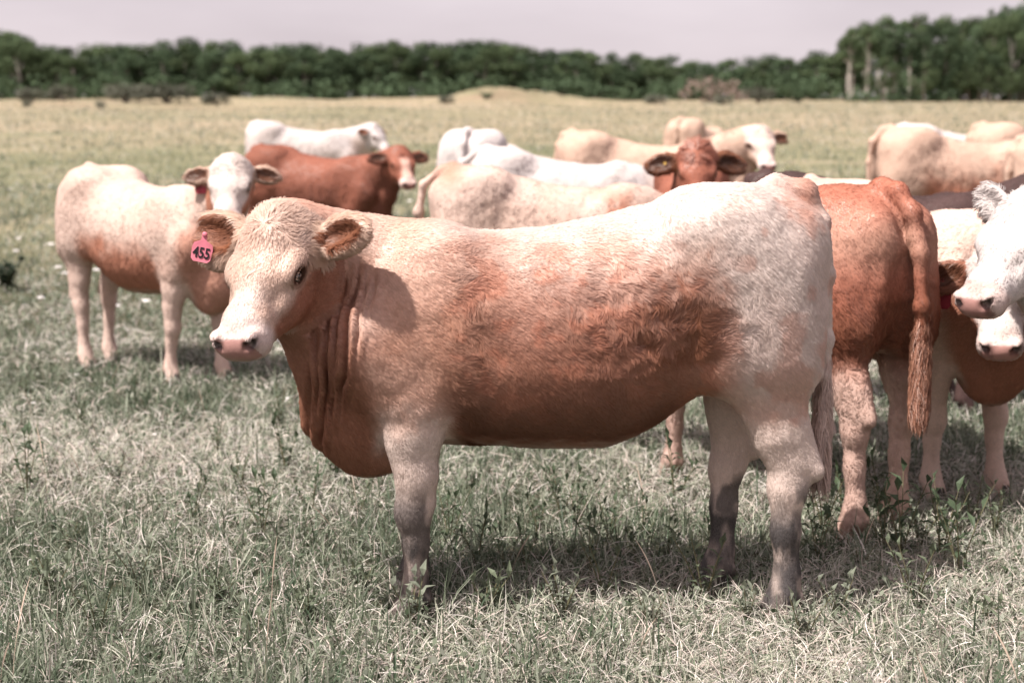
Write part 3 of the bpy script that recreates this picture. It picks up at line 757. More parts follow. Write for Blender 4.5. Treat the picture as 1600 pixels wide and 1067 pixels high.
def build_ground():
    ys = np.concatenate([np.linspace(-30, 0, 8), np.arange(1, 30, .5), np.geomspace(30, 130, 60), np.linspace(132, 240, 110), np.geomspace(250, 1500, 14)])
    xs = np.concatenate([-np.geomspace(90, 900, 14)[::-1], np.concatenate([np.linspace(-85, -16, 45), np.linspace(-15, 20, 70), np.linspace(21, 85, 45)]), np.geomspace(90, 900, 14)])
    X, Y = np.meshgrid(xs, ys, indexing='ij'); Z = gz(X, Y)
    V = np.stack([X, Y, Z], -1).reshape(-1, 3); nx, ny = len(xs), len(ys)
    i, j = np.meshgrid(np.arange(nx - 1), np.arange(ny - 1), indexing='ij'); a = (i * ny + j).ravel()
    o = mesh_quads('ground', V, np.stack([a, a + ny, a + ny + 1, a + 1], 1), ground_material()); tag(o, 'dry green and straw pasture rising gently towards the trees', None, None, 'structure')
    x, y = V[:, 0], V[:, 1]
    nn = fbm(np.stack([x * .35, y, 0 * x], 1), .12, 61); n2 = fbm(np.stack([x * .3, y, 0 * x], 1), .35, 66)
    zone = np.zeros((len(V), 3)); zone[:, 0] = sst(9, 22, y)
    sand = sst(118, 132, y) * sst(205, 180, y) * sst(12, -6, x) * sst(.50, .62, n2)
    mound = np.exp(-(((x + 2.2) / 4.0) ** 2 + ((y - 154) / 7) ** 2)) * .9 * sst(.30, .55, n2)
    zone[:, 1] = np.clip(np.maximum(sand, mound), 0, 1)
    zone[:, 2] = sst(42, 75, y + (nn - .5) * 40) * (.45 + .55 * sst(.35, .6, nn)) * (1 - np.exp(-(((x + 1) / 7) ** 2 + ((y - 156) / 9) ** 2)))
    vcol(o.data, 'zone', zone)

def blade_material(name, trans=.35):
    m = bpy.data.materials.new(name); m.use_nodes = True; n = m.node_tree; n.nodes.clear(); l = n.links.new
    o = n.nodes.new('ShaderNodeOutputMaterial'); a = n.nodes.new('ShaderNodeAttribute'); a.attribute_name = 'gcol'
    d = n.nodes.new('ShaderNodeBsdfPrincipled'); d.inputs['Roughness'].default_value = .55; d.inputs['Specular IOR Level'].default_value = .25
    t = n.nodes.new('ShaderNodeBsdfTranslucent'); k = n.nodes.new('ShaderNodeMixShader'); k.inputs[0].default_value = trans
    l(a.outputs['Color'], d.inputs['Base Color']); l(a.outputs['Color'], t.inputs['Color'])
    l(d.outputs[0], k.inputs[1]); l(t.outputs[0], k.inputs[2]); l(k.outputs[0], o.inputs[0]); return m
G_GREEN = np.array([(.125, .155, .10), (.18, .21, .145), (.28, .305, .23), (.065, .10, .058)])
G_DRY = np.array([(.50, .49, .41), (.70, .65, .60), (.42, .43, .33), (.62, .53, .47)])
def clump_field(x, y):
    p = np.stack([x, y, 0 * x], 1); return fbm(p, 1.1, 71), fbm(p, 4.5, 75), fbm(p, .35, 79)
def sample_ground(n, y0, y1, rs, power=1.0, spread=.43, pad=.7):
    # more stems close by, fewer far off
    u = rs.random(n)
    if power == 1.0: y = y0 * (y1 / y0) ** u
    else:
        a = 1 - power; y = (y0 ** a + u * (y1 ** a - y0 ** a)) ** (1 / a)
    hw = spread * y + pad; r_ = rs.random(n); inner = rs.random(n) < .78
    ax = np.where(inner, r_ * hw, hw * (1 + 1.3 * r_ ** 1.7))          # thinning out to both sides
    return np.where(rs.random(n) < .5, -ax, ax), y
def blades(name, n, y0, y1, segs, hmin, hmax, wid, dry, seed, lean=(.1, .7), power=1.0, curl=.6, mat=None, green_bias=0.0):
    rs = np.random.default_rng(seed)
    x, y = sample_ground(n, y0, y1, rs, power)
    c1, c2, c3 = clump_field(x, y)
    keep = rs.random(n) < (.25 + 1.1 * c2) * sst(y1, y1 * .72, y)
    x, y, c1, c2, c3 = [a[keep] for a in (x, y, c1, c2, c3)]; n = len(x)
    # tufts: pull stems together
    gx = np.floor(x / .09) + .5; gy = np.floor(y / .09) + .5
    hs = vnoise(np.stack([gx, gy, 0 * gx], 1) * 7.7, 1, 5)
    tx = (gx + (hs - .5) * .9) * .09; ty = (gy + ((hs * 7.3) % 1 - .5) * .9) * .09
    pull = .55 * rs.random(n) * (y < 14); x = x + (tx - x) * pull; y = y + (ty - y) * pull
    z = gz(x, y)
    tall = .55 + .9 * c1 + .5 * (c2 - .5)
    h = (hmin + (hmax - hmin) * rs.random(n) ** 1.6) * tall * (1 + np.clip(y - 12, 0, 40) * .008)
    pd = np.clip(dry + (c1 - .5) * -1.2 + (c3 - .5) * 1.0 + (c2 - .5) * .6, .05, .97)
    isd = rs.random(n) < pd
    col = np.where(isd[:, None], G_DRY[rs.integers(0, 4, n)], G_GREEN[rs.integers(0, 4, n)]) * (.75 + .5 * rs.random((n, 1)))
    yaw = rs.random(n) * 6.283; le = lean[0] + (lean[1] - lean[0]) * rs.random(n) + .35 * isd * rs.random(n)
    d = np.stack([np.cos(yaw), np.sin(yaw), 0 * yaw], 1); up = np.array((0, 0, 1.))
    face = yaw + 1.5708 + (rs.random(n) - .5) * 1.6; sd = np.stack([np.cos(face), np.sin(face), 0 * face], 1)
    w_ = wid * (.5 + rs.random(n)) * np.where(isd, .75, 1.15) * (1 + np.maximum(y - 6, 0) / 7)
    cu = curl * (rs.random(n) - .25)
    base = np.stack([x, y, z - .01], 1)
    rows = []
    for k in range(segs):
        t = k / segs; a = le + cu * t * 1.5
        c = base + (d * (np.sin(a) * t * h)[:, None] + up * (np.cos(np.minimum(a, 1.5)) * t * h)[:, None])
        wk = (w_ * (1 - t * .55) * .5)[:, None] * sd
        rows += [c - wk, c + wk]
    a = le + cu * 1.5; tip = base + d * (np.sin(a) * h)[:, None] + up * (np.cos(np.minimum(a, 1.55)) * h)[:, None]
    V = np.stack(rows + [tip], 1); m = V.shape[1]
    off = (np.arange(n) * m)[:, None]
    quads = np.concatenate([off + np.array([[2 * k, 2 * k + 1, 2 * k + 3, 2 * k + 2]]) for k in range(segs - 1)]) if segs > 1 else np.zeros((0, 4), int)
    tris = off + np.array([[2 * segs - 2, 2 * segs - 1, 2 * segs]])
    loops = np.concatenate([quads.ravel(), tris.ravel()])
    starts = np.concatenate([np.arange(len(quads)) * 4, len(quads) * 4 + np.arange(n) * 3]); tot = np.concatenate([np.full(len(quads), 4), np.full(n, 3)])
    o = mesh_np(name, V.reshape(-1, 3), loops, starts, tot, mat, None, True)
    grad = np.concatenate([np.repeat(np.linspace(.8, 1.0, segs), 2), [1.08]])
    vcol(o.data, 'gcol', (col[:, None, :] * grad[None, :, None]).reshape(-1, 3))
    return o
def straw_curves(name, n, y0, y1, seed, rad=.0010, hmin=.03, hmax=.11):
    rs = np.random.default_rng(seed); x, y = sample_ground(n, y0, y1, rs, 1.3)
    c1, c2, c3 = clump_field(x, y); keep = rs.random(n) < np.clip(.30 + 2.4 * (.56 - c1) + .8 * (c3 - .45), .10, 1)
    keep &= rs.random(n) < sst(y1, y1 * .45, y)
    x, y, c1, c2, c3 = [a[keep] for a in (x, y, c1, c2, c3)]; n = len(x)
    K = 6; ts = np.linspace(0, 1, K); L_ = hmin + (hmax - hmin) * rs.random(n)
    ang = rs.random(n) * 6.283; el = .2 + 1.0 * rs.random(n); d = np.stack([np.cos(ang) * np.cos(el), np.sin(ang) * np.cos(el), np.sin(el)], 1)
    bend = (rs.random((n, 3)) - .5) * np.array((1.6, 1.6, 1.0)) - np.array((0, 0, .45))
    p0 = np.stack([x, y, gz(x, y) + rs.random(n) * .06 - .005], 1); pts = np.zeros((n, K, 3))
    for i, t in enumerate(ts): pts[:, i] = p0 + d * (L_ * t)[:, None] + bend * (L_ * t * t * .6)[:, None]
    pts[..., 2] = np.maximum(pts[..., 2], (p0[:, 2] - .02)[:, None])
    rr = rad * np.array([1, 1, .95, .85, .65, .25])[None] * (.6 + .8 * rs.random((n, 1))) * (1 + np.maximum(y - 5, 0) / 6)[:, None]
    col = G_DRY[rs.integers(0, 4, n)] * (.75 + .5 * rs.random((n, 1)))
    g = rs.random(n) < .18; col[g] = G_GREEN[rs.integers(0, 4, g.sum())] * 1.1
    nor = unit(np.array((0, -.25, 1.)) + (rs.random((n, 3)) - .5) * 1.5)
    return hair_object(name, pts, rr, np.clip(col, 0, .95), nor, M['fur'], None)
def build_grass():
    M['blade'] = blade_material('blade')
    D = .3 if DEV else 1.0
    mk = lambda o, lab: tag(o, lab, None, None, 'stuff')
    mk(blades('grass', int(235000 * D), 2.6, 10, 3, .05, .16, .0050, .42, 1, (.1, 1.1), 1.35, .7, M['blade']), 'mixed green and straw pasture grass close to the camera')
    mk(blades('grass', int(190000 * D), 6.5, 34, 2, .04, .13, .0060, .17, 2, (.1, 1.0), 1.2, .5, M['blade']), 'pasture grass around the further cattle')
    mk(blades('grass', int(140000 * D), 20, 200, 1, .05, .15, .006, .36, 3, (.1, 1.0), 1.0, .3, M['blade']), 'far pasture grass running up to the trees')
    mk(straw_curves('dry_grass', int(330000 * D), 2.6, 17, 4), 'tangled pale dry grass lying through the sward')
    mk(blades('tall_grass', int(3600 * D), 3.2, 12, 4, .14, .28, .0050, .30, 6, (.05, .4), 1.2, .8, M['blade']), 'taller single grass stems standing over the sward')

# ------------------------------------------------------------------ trees, shrubs
def leaf_material(name, col, var=.35):
    m = bpy.data.materials.new(name); m.use_nodes = True; n = m.node_tree; n.nodes.clear(); l = n.links.new
    o = n.nodes.new('ShaderNodeOutputMaterial'); d = n.nodes.new('ShaderNodeBsdfDiffuse'); t = n.nodes.new('ShaderNodeBsdfTranslucent')
    k = n.nodes.new('ShaderNodeMixShader'); k.inputs[0].default_value = .25
    a = n.nodes.new('ShaderNodeAttribute'); a.attribute_name = 'leafv'
    oi = n.nodes.new('ShaderNodeObjectInfo')
    h = n.nodes.new('ShaderNodeHueSaturation'); h.inputs['Color'].default_value = (*col, 1)
    mr = n.nodes.new('ShaderNodeMapRange'); mr.inputs[3].default_value = 1 - var; mr.inputs[4].default_value = 1 + var
    l(a.outputs['Fac'], mr.inputs[0])
    m2 = n.nodes.new('ShaderNodeMapRange'); m2.inputs[3].default_value = .72; m2.inputs[4].default_value = 1.25; l(oi.outputs['Random'], m2.inputs[0])
    mu = n.nodes.new('ShaderNodeMath'); mu.operation = 'MULTIPLY'; l(mr.outputs[0], mu.inputs[0]); l(m2.outputs[0], mu.inputs[1]); l(mu.outputs[0], h.inputs['Value'])
    l(h.outputs[0], d.inputs[0]); l(h.outputs[0], t.inputs[0]); l(d.outputs[0], k.inputs[1]); l(t.outputs[0], k.inputs[2]); l(k.outputs[0], o.inputs[0]); return m
def tube(path, rad, n=7):
    v, f = [], []
    for i, (p, r_) in enumerate(zip(path, rad)):
        p = np.array(p, float); tg = unit(np.array(path[min(i + 1, len(path) - 1)], float) - np.array(path[max(i - 1, 0)], float))
        a = unit(np.cross(tg, (0.3, 1, .1))); b_ = np.cross(tg, a)
        for j in range(n): v.append(p + r_ * (a * math.cos(6.2832 * j / n) + b_ * math.sin(6.2832 * j / n)))
    for i in range(len(path) - 1):
        for j in range(n): f.append((i * n + j, i * n + (j + 1) % n, (i + 1) * n + (j + 1) % n, (i + 1) * n + j))
    return v, f
def leaves_mesh(name, blobs, n, size, mat, seed, up=.25):
    rs = np.random.default_rng(seed); blobs = np.array(blobs, float)   # cx cy cz rx ry rz
    vol = blobs[:, 3] * blobs[:, 4] * blobs[:, 5]; bi = rs.choice(len(blobs), n, p=vol ** .7 / (vol ** .7).sum())
    d = unit(rs.normal(size=(n, 3))); r_ = rs.random(n) ** .33
    c = blobs[bi, :3] + d * blobs[bi, 3:] * r_[:, None] * (.85 + .3 * rs.random((n, 1)))
    nor = unit(d + (0, 0, up) + rs.normal(size=(n, 3)) * .45)
    a = unit(np.cross(nor, rs.normal(size=(n, 3)))); b_ = np.cross(nor, a); s_ = size * (.6 + .8 * rs.random((n, 1)))
    V = np.stack([c - a * s_, c - b_ * s_ * .6 + nor * s_ * .12, c + a * s_, c + b_ * s_ * .6 + nor * s_ * .12], 1).reshape(-1, 3)
    me = mesh_quads(name, V, np.arange(n * 4).reshape(-1, 4), mat, None, False, link=False)
    at = me.attributes.new('leafv', 'FLOAT', 'POINT'); at.data.foreach_set('value', np.repeat(rs.random(n), 4).astype(np.float32))
    return me
def tree_proto(kind, seed):
    """height about 1; trunk mesh and crown mesh"""
    rs = np.random.default_rng(seed); v, f = [], []
    def addt(path, rad):
        a, b_ = tube(path, rad); o = len(v); v.extend(a); f.extend([tuple(o + i for i in q) for q in b_])
    blobs = []
    if kind == 'round':
        addt([(0, 0, -.03), (.01, 0, .15), (.0, .01, .4), (.01, 0, .8)], [.03, .024, .017, .006])
        for k in range(15):
            a = rs.random() * 6.28; z = .22 + .66 * rs.random(); r_ = .26 * math.sin(math.pi * min(.95, max(.15, (z - .02) / 1.0))) * (.45 + .75 * rs.random())
            c = (math.cos(a) * r_, math.sin(a) * r_, z); q = .09 + .08 * rs.random(); blobs.append((*c, q, q, q * .8))
            if k < 8: addt([(0, 0, z * .55), (c[0] * .5, c[1] * .5, z * .8), c], [.012, .008, .003])
        blobs.append((0, 0, .86, .12, .12, .11)); n, sz = 3400, .0175
    else:       # tall aspen: bare pale trunk, crown high up
        lean = (rs.random() - .5) * .06
        addt([(0, 0, -.03), (lean * .3, 0, .3), (lean * .7, 0, .6), (lean, 0, .93)], [.016, .013, .010, .004])
        for k in range(13):
            a = rs.random() * 6.28; z = .42 + .53 * rs.random() ** .8; r_ = .15 * (1.15 - z * .5) * (.3 + .9 * rs.random())
            c = (lean * z + math.cos(a) * r_, math.sin(a) * r_, z); q = .05 + .055 * rs.random(); blobs.append((*c, q, q, q * .75))
            addt([(lean * z * .9, 0, z * .88), (c[0] * .6, c[1] * .6, z * .96), c], [.007, .005, .002])
        n, sz = 1700, .0145
    tm = bpy.data.meshes.new('trunk'); tm.from_pydata([tuple(map(float, p)) for p in v], [], f); tm.update()
    return tm, blobs, n, sz
def build_trees():
    rs = np.random.default_rng(99)
    bark = plain('bark', (.16, .14, .12), .9, .1, .35, 8); pale = plain('pale_bark', (.44, .40, .36), .85, .1, .35, 6)
    greens = [leaf_material('leaf_dark', (.068, .098, .056)), leaf_material('leaf_mid', (.085, .115, .060)), leaf_material('leaf_grey', (.15, .155, .12))]
    protos = []
    for i, (k, b_, lf) in enumerate([('round', bark, 0), ('round', bark, 1), ('round', bark, 0), ('round', pale, 1), ('tall', pale, 1), ('tall', pale, 0), ('tall', pale, 1), ('round', bark, 1)]):
        tm, bl, n, sz = tree_proto(k, 200 + i); tm.materials.append(b_)
        protos.append((tm, leaves_mesh('crown', bl, n, sz, greens[lf], 300 + i)))
    def put(pi, px, Y, ht, wide, name, label, group):
        X = (px - 800) / 2222 * Y
        t = empty(name, (X, Y, float(gz(np.array([X]), np.array([Y]))[0])), rs.random() * 6.28); t.scale = (ht * wide, ht * wide, ht)
        tag(t, label, 'tree', group)
        for nm, me in zip(('trunk', 'crown'), protos[pi]):
            o = bpy.data.objects.new(nm, me); COL.objects.link(o); o.parent = t
    # top line of the wood in the photograph: picture x, y of the tops
    tops = np.array([(-150, 50), (0, 48), (60, 55), (105, 78), (170, 70), (215, 72), (260, 64), (300, 62), (420, 68), (560, 70), (620, 66), (700, 68), (770, 64), (860, 76), (960, 82), (1040, 84), (1090, 96), (1150, 90), (1250, 82), (1310, 78)])
    px = -120
    while px < 1330:
        for row in range(2):
            Y = 205 + row * 9 + rs.random() * 6; q = px + rs.random() * 14
            ytop = np.interp(q, tops[:, 0], tops[:, 1]) + rs.random() ** 1.5 * 13 - 3 + (1 - row) * 9
            X = (q - 800) / 2222 * Y; g = float(gz(np.array([X]), np.array([Y]))[0])
            ht = EYE + (242 - ytop) * Y / 2222 - g
            zones = [(50, 'at the high left end of the skyline'), (130, 'on the slope down from the high left end'), (240, 'over the left part of the sandy bank'), (385, 'over the cream tan heifer'), (500, 'over the white cow at the back'), (610, 'over the face of the red brown cow'), (690, 'between the red brown cow and the white rump'), (770, 'over the white rump'), (850, 'behind the grassy mound'), (970, 'behind the long dark bushes'), (1060, 'over the small distant tan rump'), (1140, 'where the skyline dips lowest'), (1240, 'between the skyline dip and the tall wood'), (9999, 'next to the tall aspens')]
            zone = next(zz for (lim, zz) in zones if q < lim) + (', front row' if row == 0 else ', second row')
            put([0, 1, 2, 3, 0, 1, 2][rs.integers(0, 7)], q, Y, max(3.5, ht), 1.05 + .45 * rs.random(), 'broadleaf_tree', 'dark green treeline tree ' + zone, 'low treeline trees ' + zone)
        px += 17 + rs.random() * 7
    tr = np.array([(1290, 60), (1320, 38), (1350, 30), (1385, 28), (1430, 28), (1480, 16), (1520, 14), (1560, 4), (1600, -6), (1750, -20)])
    px = 1312
    while px < 1740:
        for row in range(3):
            Y = 182 + row * 9 + rs.random() * 5; q = px + rs.random() * 16
            ytop = np.interp(q, tr[:, 0], tr[:, 1]) + rs.random() * 14 + (2 - row) * 7
            X = (q - 800) / 2222 * Y; g = float(gz(np.array([X]), np.array([Y]))[0]); ht = EYE + (242 - ytop) * Y / 2222 - g
            zr = ('just beyond the aspens' if q < 1500 else 'over the tan cows' if q < 1575 else 'at the right edge') + (', front row', ', middle row', ', back row')[row]
            if q < 1430: put([4, 5, 6][rs.integers(0, 3)], q, Y, ht, 1.15, 'aspen_tree', 'tall thin aspen with bare pale trunk and sky gaps at the wood edge', 'tall aspens at the edge of the right-hand wood')
            else: put([0, 1, 2, 3, 5][rs.integers(0, 5)], q, Y, ht, .62 + .2 * rs.random(), 'broadleaf_tree', 'tall dense green tree in the high wood ' + zr, 'high wood ' + zr)
        if px > 1470 or rs.random() < .35:
            put(7, px + rs.random() * 20, 178 + rs.random() * 3, 4 + 2.5 * rs.random(), 1.0, 'understorey_tree', 'short bushy tree at the foot of the tall right-hand wood', 'understorey of the right-hand wood')
        px += 21 + rs.random() * 8
    # the body of the wood behind, one mass
    bl = []
    for k in range(760):
        q = -900 + 3500 * rs.random(); Y = 228 + 25 * rs.random(); X = (q - 800) / 2222 * Y
        yt = np.interp(q, tops[:, 0], tops[:, 1]) if q < 1300 else np.interp(q, tr[:, 0], tr[:, 1]) + 10
        g = float(gz(np.array([X]), np.array([Y]))[0]); ht = EYE + (242 - yt) * Y / 2222 - g - 2.2
        if 1300 < q < 1425: ht = min(ht, 6)
        bl.append((X, Y, g + ht * (.12 + .75 * rs.random()), 3.0, 3.0, 1.9))
    for k in range(520):
        side = k % 2; q = (-130 - 800 * rs.random()) if side else (1740 + 860 * rs.random()); Y = 200 + 30 * rs.random(); X = (q - 800) / 2222 * Y
        g = float(gz(np.array([X]), np.array([Y]))[0]); ht = 9 if side else 14
        bl.append((X, Y, g + ht * rs.random(), 2.8, 2.8, 1.8))
    for k in range(1000):
        q = -900 + 3500 * rs.random(); Y = (199 if q < 1300 else 181) + 8 * rs.random(); X = (q - 800) / 2222 * Y
        g = float(gz(np.array([X]), np.array([Y]))[0]); hb = (.3 + 2.6 * rs.random() ** 1.5) * (.45 if 1310 < q < 1480 else 1); bl.append((X, Y, g + hb, 1.7, 1.5, 1.1))
    me = leaves_mesh('woodland', bl, 150000, .30, greens[0], 555); o = bpy.data.objects.new('woodland', me); COL.objects.link(o)
    tag(o, 'deep mass of dark woodland behind the first trees', None, None, 'stuff')
    # shrubs in front of the wood
    sp = []
    for i, (lf, seed) in enumerate([(0, 1), (2, 2), (2, 3)]):
        r2 = np.random.default_rng(seed + 700); bl = [(.55 * (r2.random() - .5) * 1.5, .5 * (r2.random() - .5), .25 + .4 * r2.random(), .28, .28, .24) for _ in range(9)]
        st = bpy.data.meshes.new('stem'); a, b_ = [], []
        for q in bl[:6]:
            v_, f_ = tube([(0, 0, -.05), (q[0] * .5, q[1] * .5, q[2] * .6), q[:3]], [.03, .022, .01], 5); o_ = len(a); a.extend(v_); b_.extend([tuple(o_ + k for k in z) for z in f_])
        st.from_pydata([tuple(map(float, p)) for p in a], [], b_); st.materials.append(bark)
        sp.append((st, leaves_mesh('foliage', bl, 700, .055, greens[lf], 720 + i)))
    pinkleaf = leaf_material('leaf_dusty', (.25, .19, .165)); sp.append((sp[1][0], leaves_mesh('foliage', [(.75 * math.sin(k * 2.1) * (1 - .06 * k), .3 * math.cos(k * 3.3), .18 + .07 * k, .26, .26, .2) for k in range(10)], 520, .045, pinkleaf, 740)))
    spots = [(108, 145, 2.3, 1.4, 1, 'grey-green bush on the sandy bank below the first dip of the treeline'), (60, 148, 2.0, 1.6, 1, 'grey low bush at the foot of the highest trees'), (205, 150, 2.6, 2.2, 2, 'rounded grey bush before the treeline beside the bank'),
             (268, 152, 2.6, 2.4, 2, 'dusty grey-green bush spreading along the sandy bank'), (345, 152, 1.8, 2.0, 1, 'small grey bush at the end of the sandy bank'), (165, 128, .9, 1.3, 2, 'tiny grey bush out on the pale grass by the bank'),
             (52, 126, .9, 1.2, 2, 'tiny low bush out on the pale grass near the picture edge'), (822, 158, 1.3, 1.6, 0, 'dark small bush at the side of the grassy mound'), (872, 168, 2.2, 3.0, 0, 'long dark hedge-like bush next to the grassy mound'),
             (930, 168, 2.0, 3.2, 0, 'long dark hedge-like bush further from the mound'), (1022, 160, 1.5, 2.0, 1, 'grey-green bush in rough grass under the skyline dip'), (1108, 165, 3.1, 2.0, 3, 'dusty pinkish leafless-looking bush before the trees'),
             (1128, 150, 1.3, 1.8, 1, 'low green bush in front of the dusty pinkish bush'), (700, 150, 1.1, 1.8, 1, 'low grey-green tuft of bush on the near side of the mound'), (760, 151, .9, 1.6, 0, 'small dark bush low on the face of the mound'), (1240, 172, 2.8, 1.8, 0, 'dark round bush standing at the corner of the tall wood'), (1180, 166, 2.4, 1.8, 2, 'grey-green bush between the dusty bush and the tall wood')]
    for (q, Y, ht, wd, k, lab) in spots:
        X = (q - 800) / 2222 * Y; t = empty('bush', (X, Y, float(gz(np.array([X]), np.array([Y]))[0])), rs.random() * .6 - .3); t.scale = (ht * wd * .8, ht * wd * .6, ht); tag(t, lab, 'bush')
        for nm, me in zip(('stem', 'foliage'), sp[k]):
            o = bpy.data.objects.new(nm, me); COL.objects.link(o); o.parent = t

# ------------------------------------------------------------------ weeds, seed stems, flowers
def leaf_strip(v, f, c, base, dirv, nor, ln, wd, col):
    """a folded, drooping leaf: six points, four faces"""
    dirv = unit(dirv); sd = unit(np.cross(dirv, nor)); nn = np.cross(sd, dirv); o = len(v)
    mid = base + dirv * ln * .45 + nn * ln * .10; tip = base + dirv * ln * .98 - nn * ln * .06
    v += [base, mid + sd * wd * .5 + nn * wd * .18, mid, mid - sd * wd * .5 + nn * wd * .18, tip]
    f += [(o, o + 1, o + 2), (o, o + 2, o + 3), (o + 1, o + 4, o + 2), (o + 2, o + 4, o + 3)]; c += [col] * 5
def weed_proto(seed, height, nleaf, ln, wd, col, branches=3):
    rs = np.random.default_rng(seed); sv, sf = [], []; v, f, c = [], [], []
    for b_ in range(branches):
        a = rs.random() * 6.28; le = .15 + .35 * rs.random(); h = height * (.65 + .5 * rs.random())
        pts = [np.array((math.cos(a) * le * h * t ** 1.5, math.sin(a) * le * h * t ** 1.5, h * t - .01)) for t in (0, .33, .66, 1)]
        tv, tf = tube(pts, [.0022, .0019, .0015, .0008], 5); o = len(sv); sv += tv; sf += [tuple(o + i for i in q) for q in tf]
        for k in range(nleaf):
            t = .18 + .82 * (k + rs.random() * .5) / nleaf; p = np.array([np.interp(t, (0, .33, .66, 1), [q[i] for q in pts]) for i in range(3)])
            an = k * 2.4 + rs.random(); el = .25 + .8 * t * rs.random() + (.5 if t > .85 else 0)
            d = np.array((math.cos(an) * math.cos(el), math.sin(an) * math.cos(el), math.sin(el)))
            leaf_strip(v, f, c, p, d, np.array((0, 0, 1.)) + rs.normal(size=3) * .2, ln * (.6 + .7 * rs.random()), wd * (.7 + .5 * rs.random()), np.array(col) * (.7 + .6 * rs.random()))
    st = bpy.data.meshes.new('stem'); st.from_pydata([tuple(map(float, p)) for p in sv], [], sf); st.materials.append(M['stem'])
    lm = bpy.data.meshes.new('leaves'); lm.from_pydata([tuple(map(float, p)) for p in v], [], f); lm.materials.append(M['blade']); vcol(lm, 'gcol', np.array(c))
    return st, lm
def gpt(px, py):
    Y = EYE * 2222 / (py - 242); return (px - 800) / 2222 * Y, Y
def copies(meshes, names, root):
    for nm, me in zip(names, meshes):
        o = bpy.data.objects.new(nm, me); COL.objects.link(o); o.parent = root
def build_plants():
    rs = np.random.default_rng(31)
    M['stem'] = plain('stem', (.13, .12, .07), .8, .1)
    dk = (.070, .098, .055); gr = (.13, .155, .10); sg = (.20, .22, .165)
    protos = [weed_proto(1, .20, 9, .045, .016, dk, 3), weed_proto(2, .16, 10, .038, .013, gr, 4), weed_proto(3, .13, 9, .034, .015, sg, 5), weed_proto(4, .22, 8, .05, .017, dk, 4), weed_proto(5, .10, 8, .036, .017, gr, 5)]
    spots = []
    shade = 'dark leafy weed standing in the shade under the front heifer'
    right = 'grey-green leafy weed in the grass beyond the front heifer\'s hind legs'
    left = 'leafy green weed in the open grass before the front heifer\'s chest'
    low = 'low leafy weed in the foreground grass'
    for q in [(905, 850), (880, 838), (842, 862), (822, 905), (955, 880), (700, 880), (745, 905), (1000, 905), (1050, 895), (790, 920), (925, 925), (1120, 925), (1010, 870)]: spots.append((*q, (0, 3)[rs.integers(0, 2)], shade))
    for q in [(1398, 890), (1425, 900), (1330, 850), (1300, 860), (1490, 905), (1455, 880), (1540, 850), (1575, 870), (1360, 920), (1520, 930), (1290, 900), (1060, 810), (985, 815), (1395, 850)]: spots.append((*q, rs.integers(0, 4), right))
    for q in [(430, 690), (455, 655), (60, 760), (25, 800), (120, 690), (245, 700), (330, 735), (480, 830), (555, 830), (170, 780), (290, 840), (400, 870), (90, 880), (210, 630), (520, 770), (30, 640), (580, 700), (365, 790), (500, 720), (440, 760), (20, 700)]: spots.append((*q, rs.integers(0, 5), left))
    for q in [(200, 950), (880, 1000), (130, 1030), (470, 1000), (1180, 1010), (640, 1010), (1330, 1000), (1450, 980), (1560, 1010), (760, 985), (1020, 1020), (330, 970), (60, 960), (560, 950), (1270, 1040), (380, 1045), (950, 965), (1110, 975)]: spots.append((*q, (1, 2, 4)[rs.integers(0, 3)], low))
    for (px, py, k, lab) in spots:
        x, y = gpt(px, py); t = empty('weed', (x, y, float(gz(np.array([x]), np.array([y]))[0])), rs.random() * 6.28); s_ = (1.0 + .5 * rs.random()) * (.72 if lab == shade else 1); t.scale = (s_,) * 3
        tag(t, lab, 'weed', lab.replace('weed', 'weeds', 1)); copies(protos[k], ('stem', 'leaves'), t)
    # bush at the picture's left edge
    x, y = gpt(8, 490); t = empty('bush', (x, y, float(gz(np.array([x]), np.array([y]))[0])), 0); t.scale = (2.0, 2.0, 1.3); tag(t, 'small dark bush in the grass at the left edge', 'bush')
    copies(weed_proto(9, .20, 20, .05, .025, (.035, .05, .03), 11), ('stem', 'leaves'), t)
    # small-leaved ground cover between the grasses
    n = int(42000 * (.3 if DEV else 1)); x, y = sample_ground(n, 3.1, 16, rs, 1.3); c1, c2, c3 = clump_field(x + 31, y + 17); kp = c1 * .6 + c2 * .6 > .60; x, y = x[kp], y[kp]; n = len(x)
    z = gz(x, y) + .01 + .08 * rs.random(n); an = rs.random(n) * 6.28; el = rs.random(n) * 1.0; d = np.stack([np.cos(an) * np.cos(el), np.sin(an) * np.cos(el), np.sin(el)], 1)
    b_ = np.stack([x, y, z], 1); sd = unit(np.cross(d, unit(np.array((0, 0, 1.)) + rs.normal(size=(n, 3)) * .3))); L_ = (.014 + .022 * rs.random(n))[:, None] * (1 + np.maximum(y - 6, 0) / 9)[:, None]
    V = np.stack([b_, b_ + d * L_ * .5 + sd * L_ * .24, b_ + d * L_, b_ + d * L_ * .5 - sd * L_ * .24], 1).reshape(-1, 3)
    o = mesh_quads('ground_cover', V, np.arange(n * 4).reshape(-1, 4), M['blade'], None, False); tag(o, 'small leafy ground cover spread between the grasses', None, None, 'stuff')
    pal = np.array([dk, gr, sg, (.24, .25, .20)]); vcol(o.data, 'gcol', np.repeat(pal[rs.integers(0, 4, n)] * (.7 + .6 * rs.random((n, 1))), 4, 0))
    # seeding grass stems
    n = 80; x, y = sample_ground(n, 3.3, 9, rs, 1.3); K = 9; ts = np.linspace(0, 1, K); h = .16 + .2 * rs.random(n); an = rs.random(n) * 6.28; le = .1 + .5 * rs.random(n)
    pts = np.stack([np.stack([x + np.cos(an) * le * h * t ** 2, y + np.sin(an) * le * h * t ** 2, gz(x, y) + h * t * (1 - .12 * le * t)], 1) for t in ts], 1)
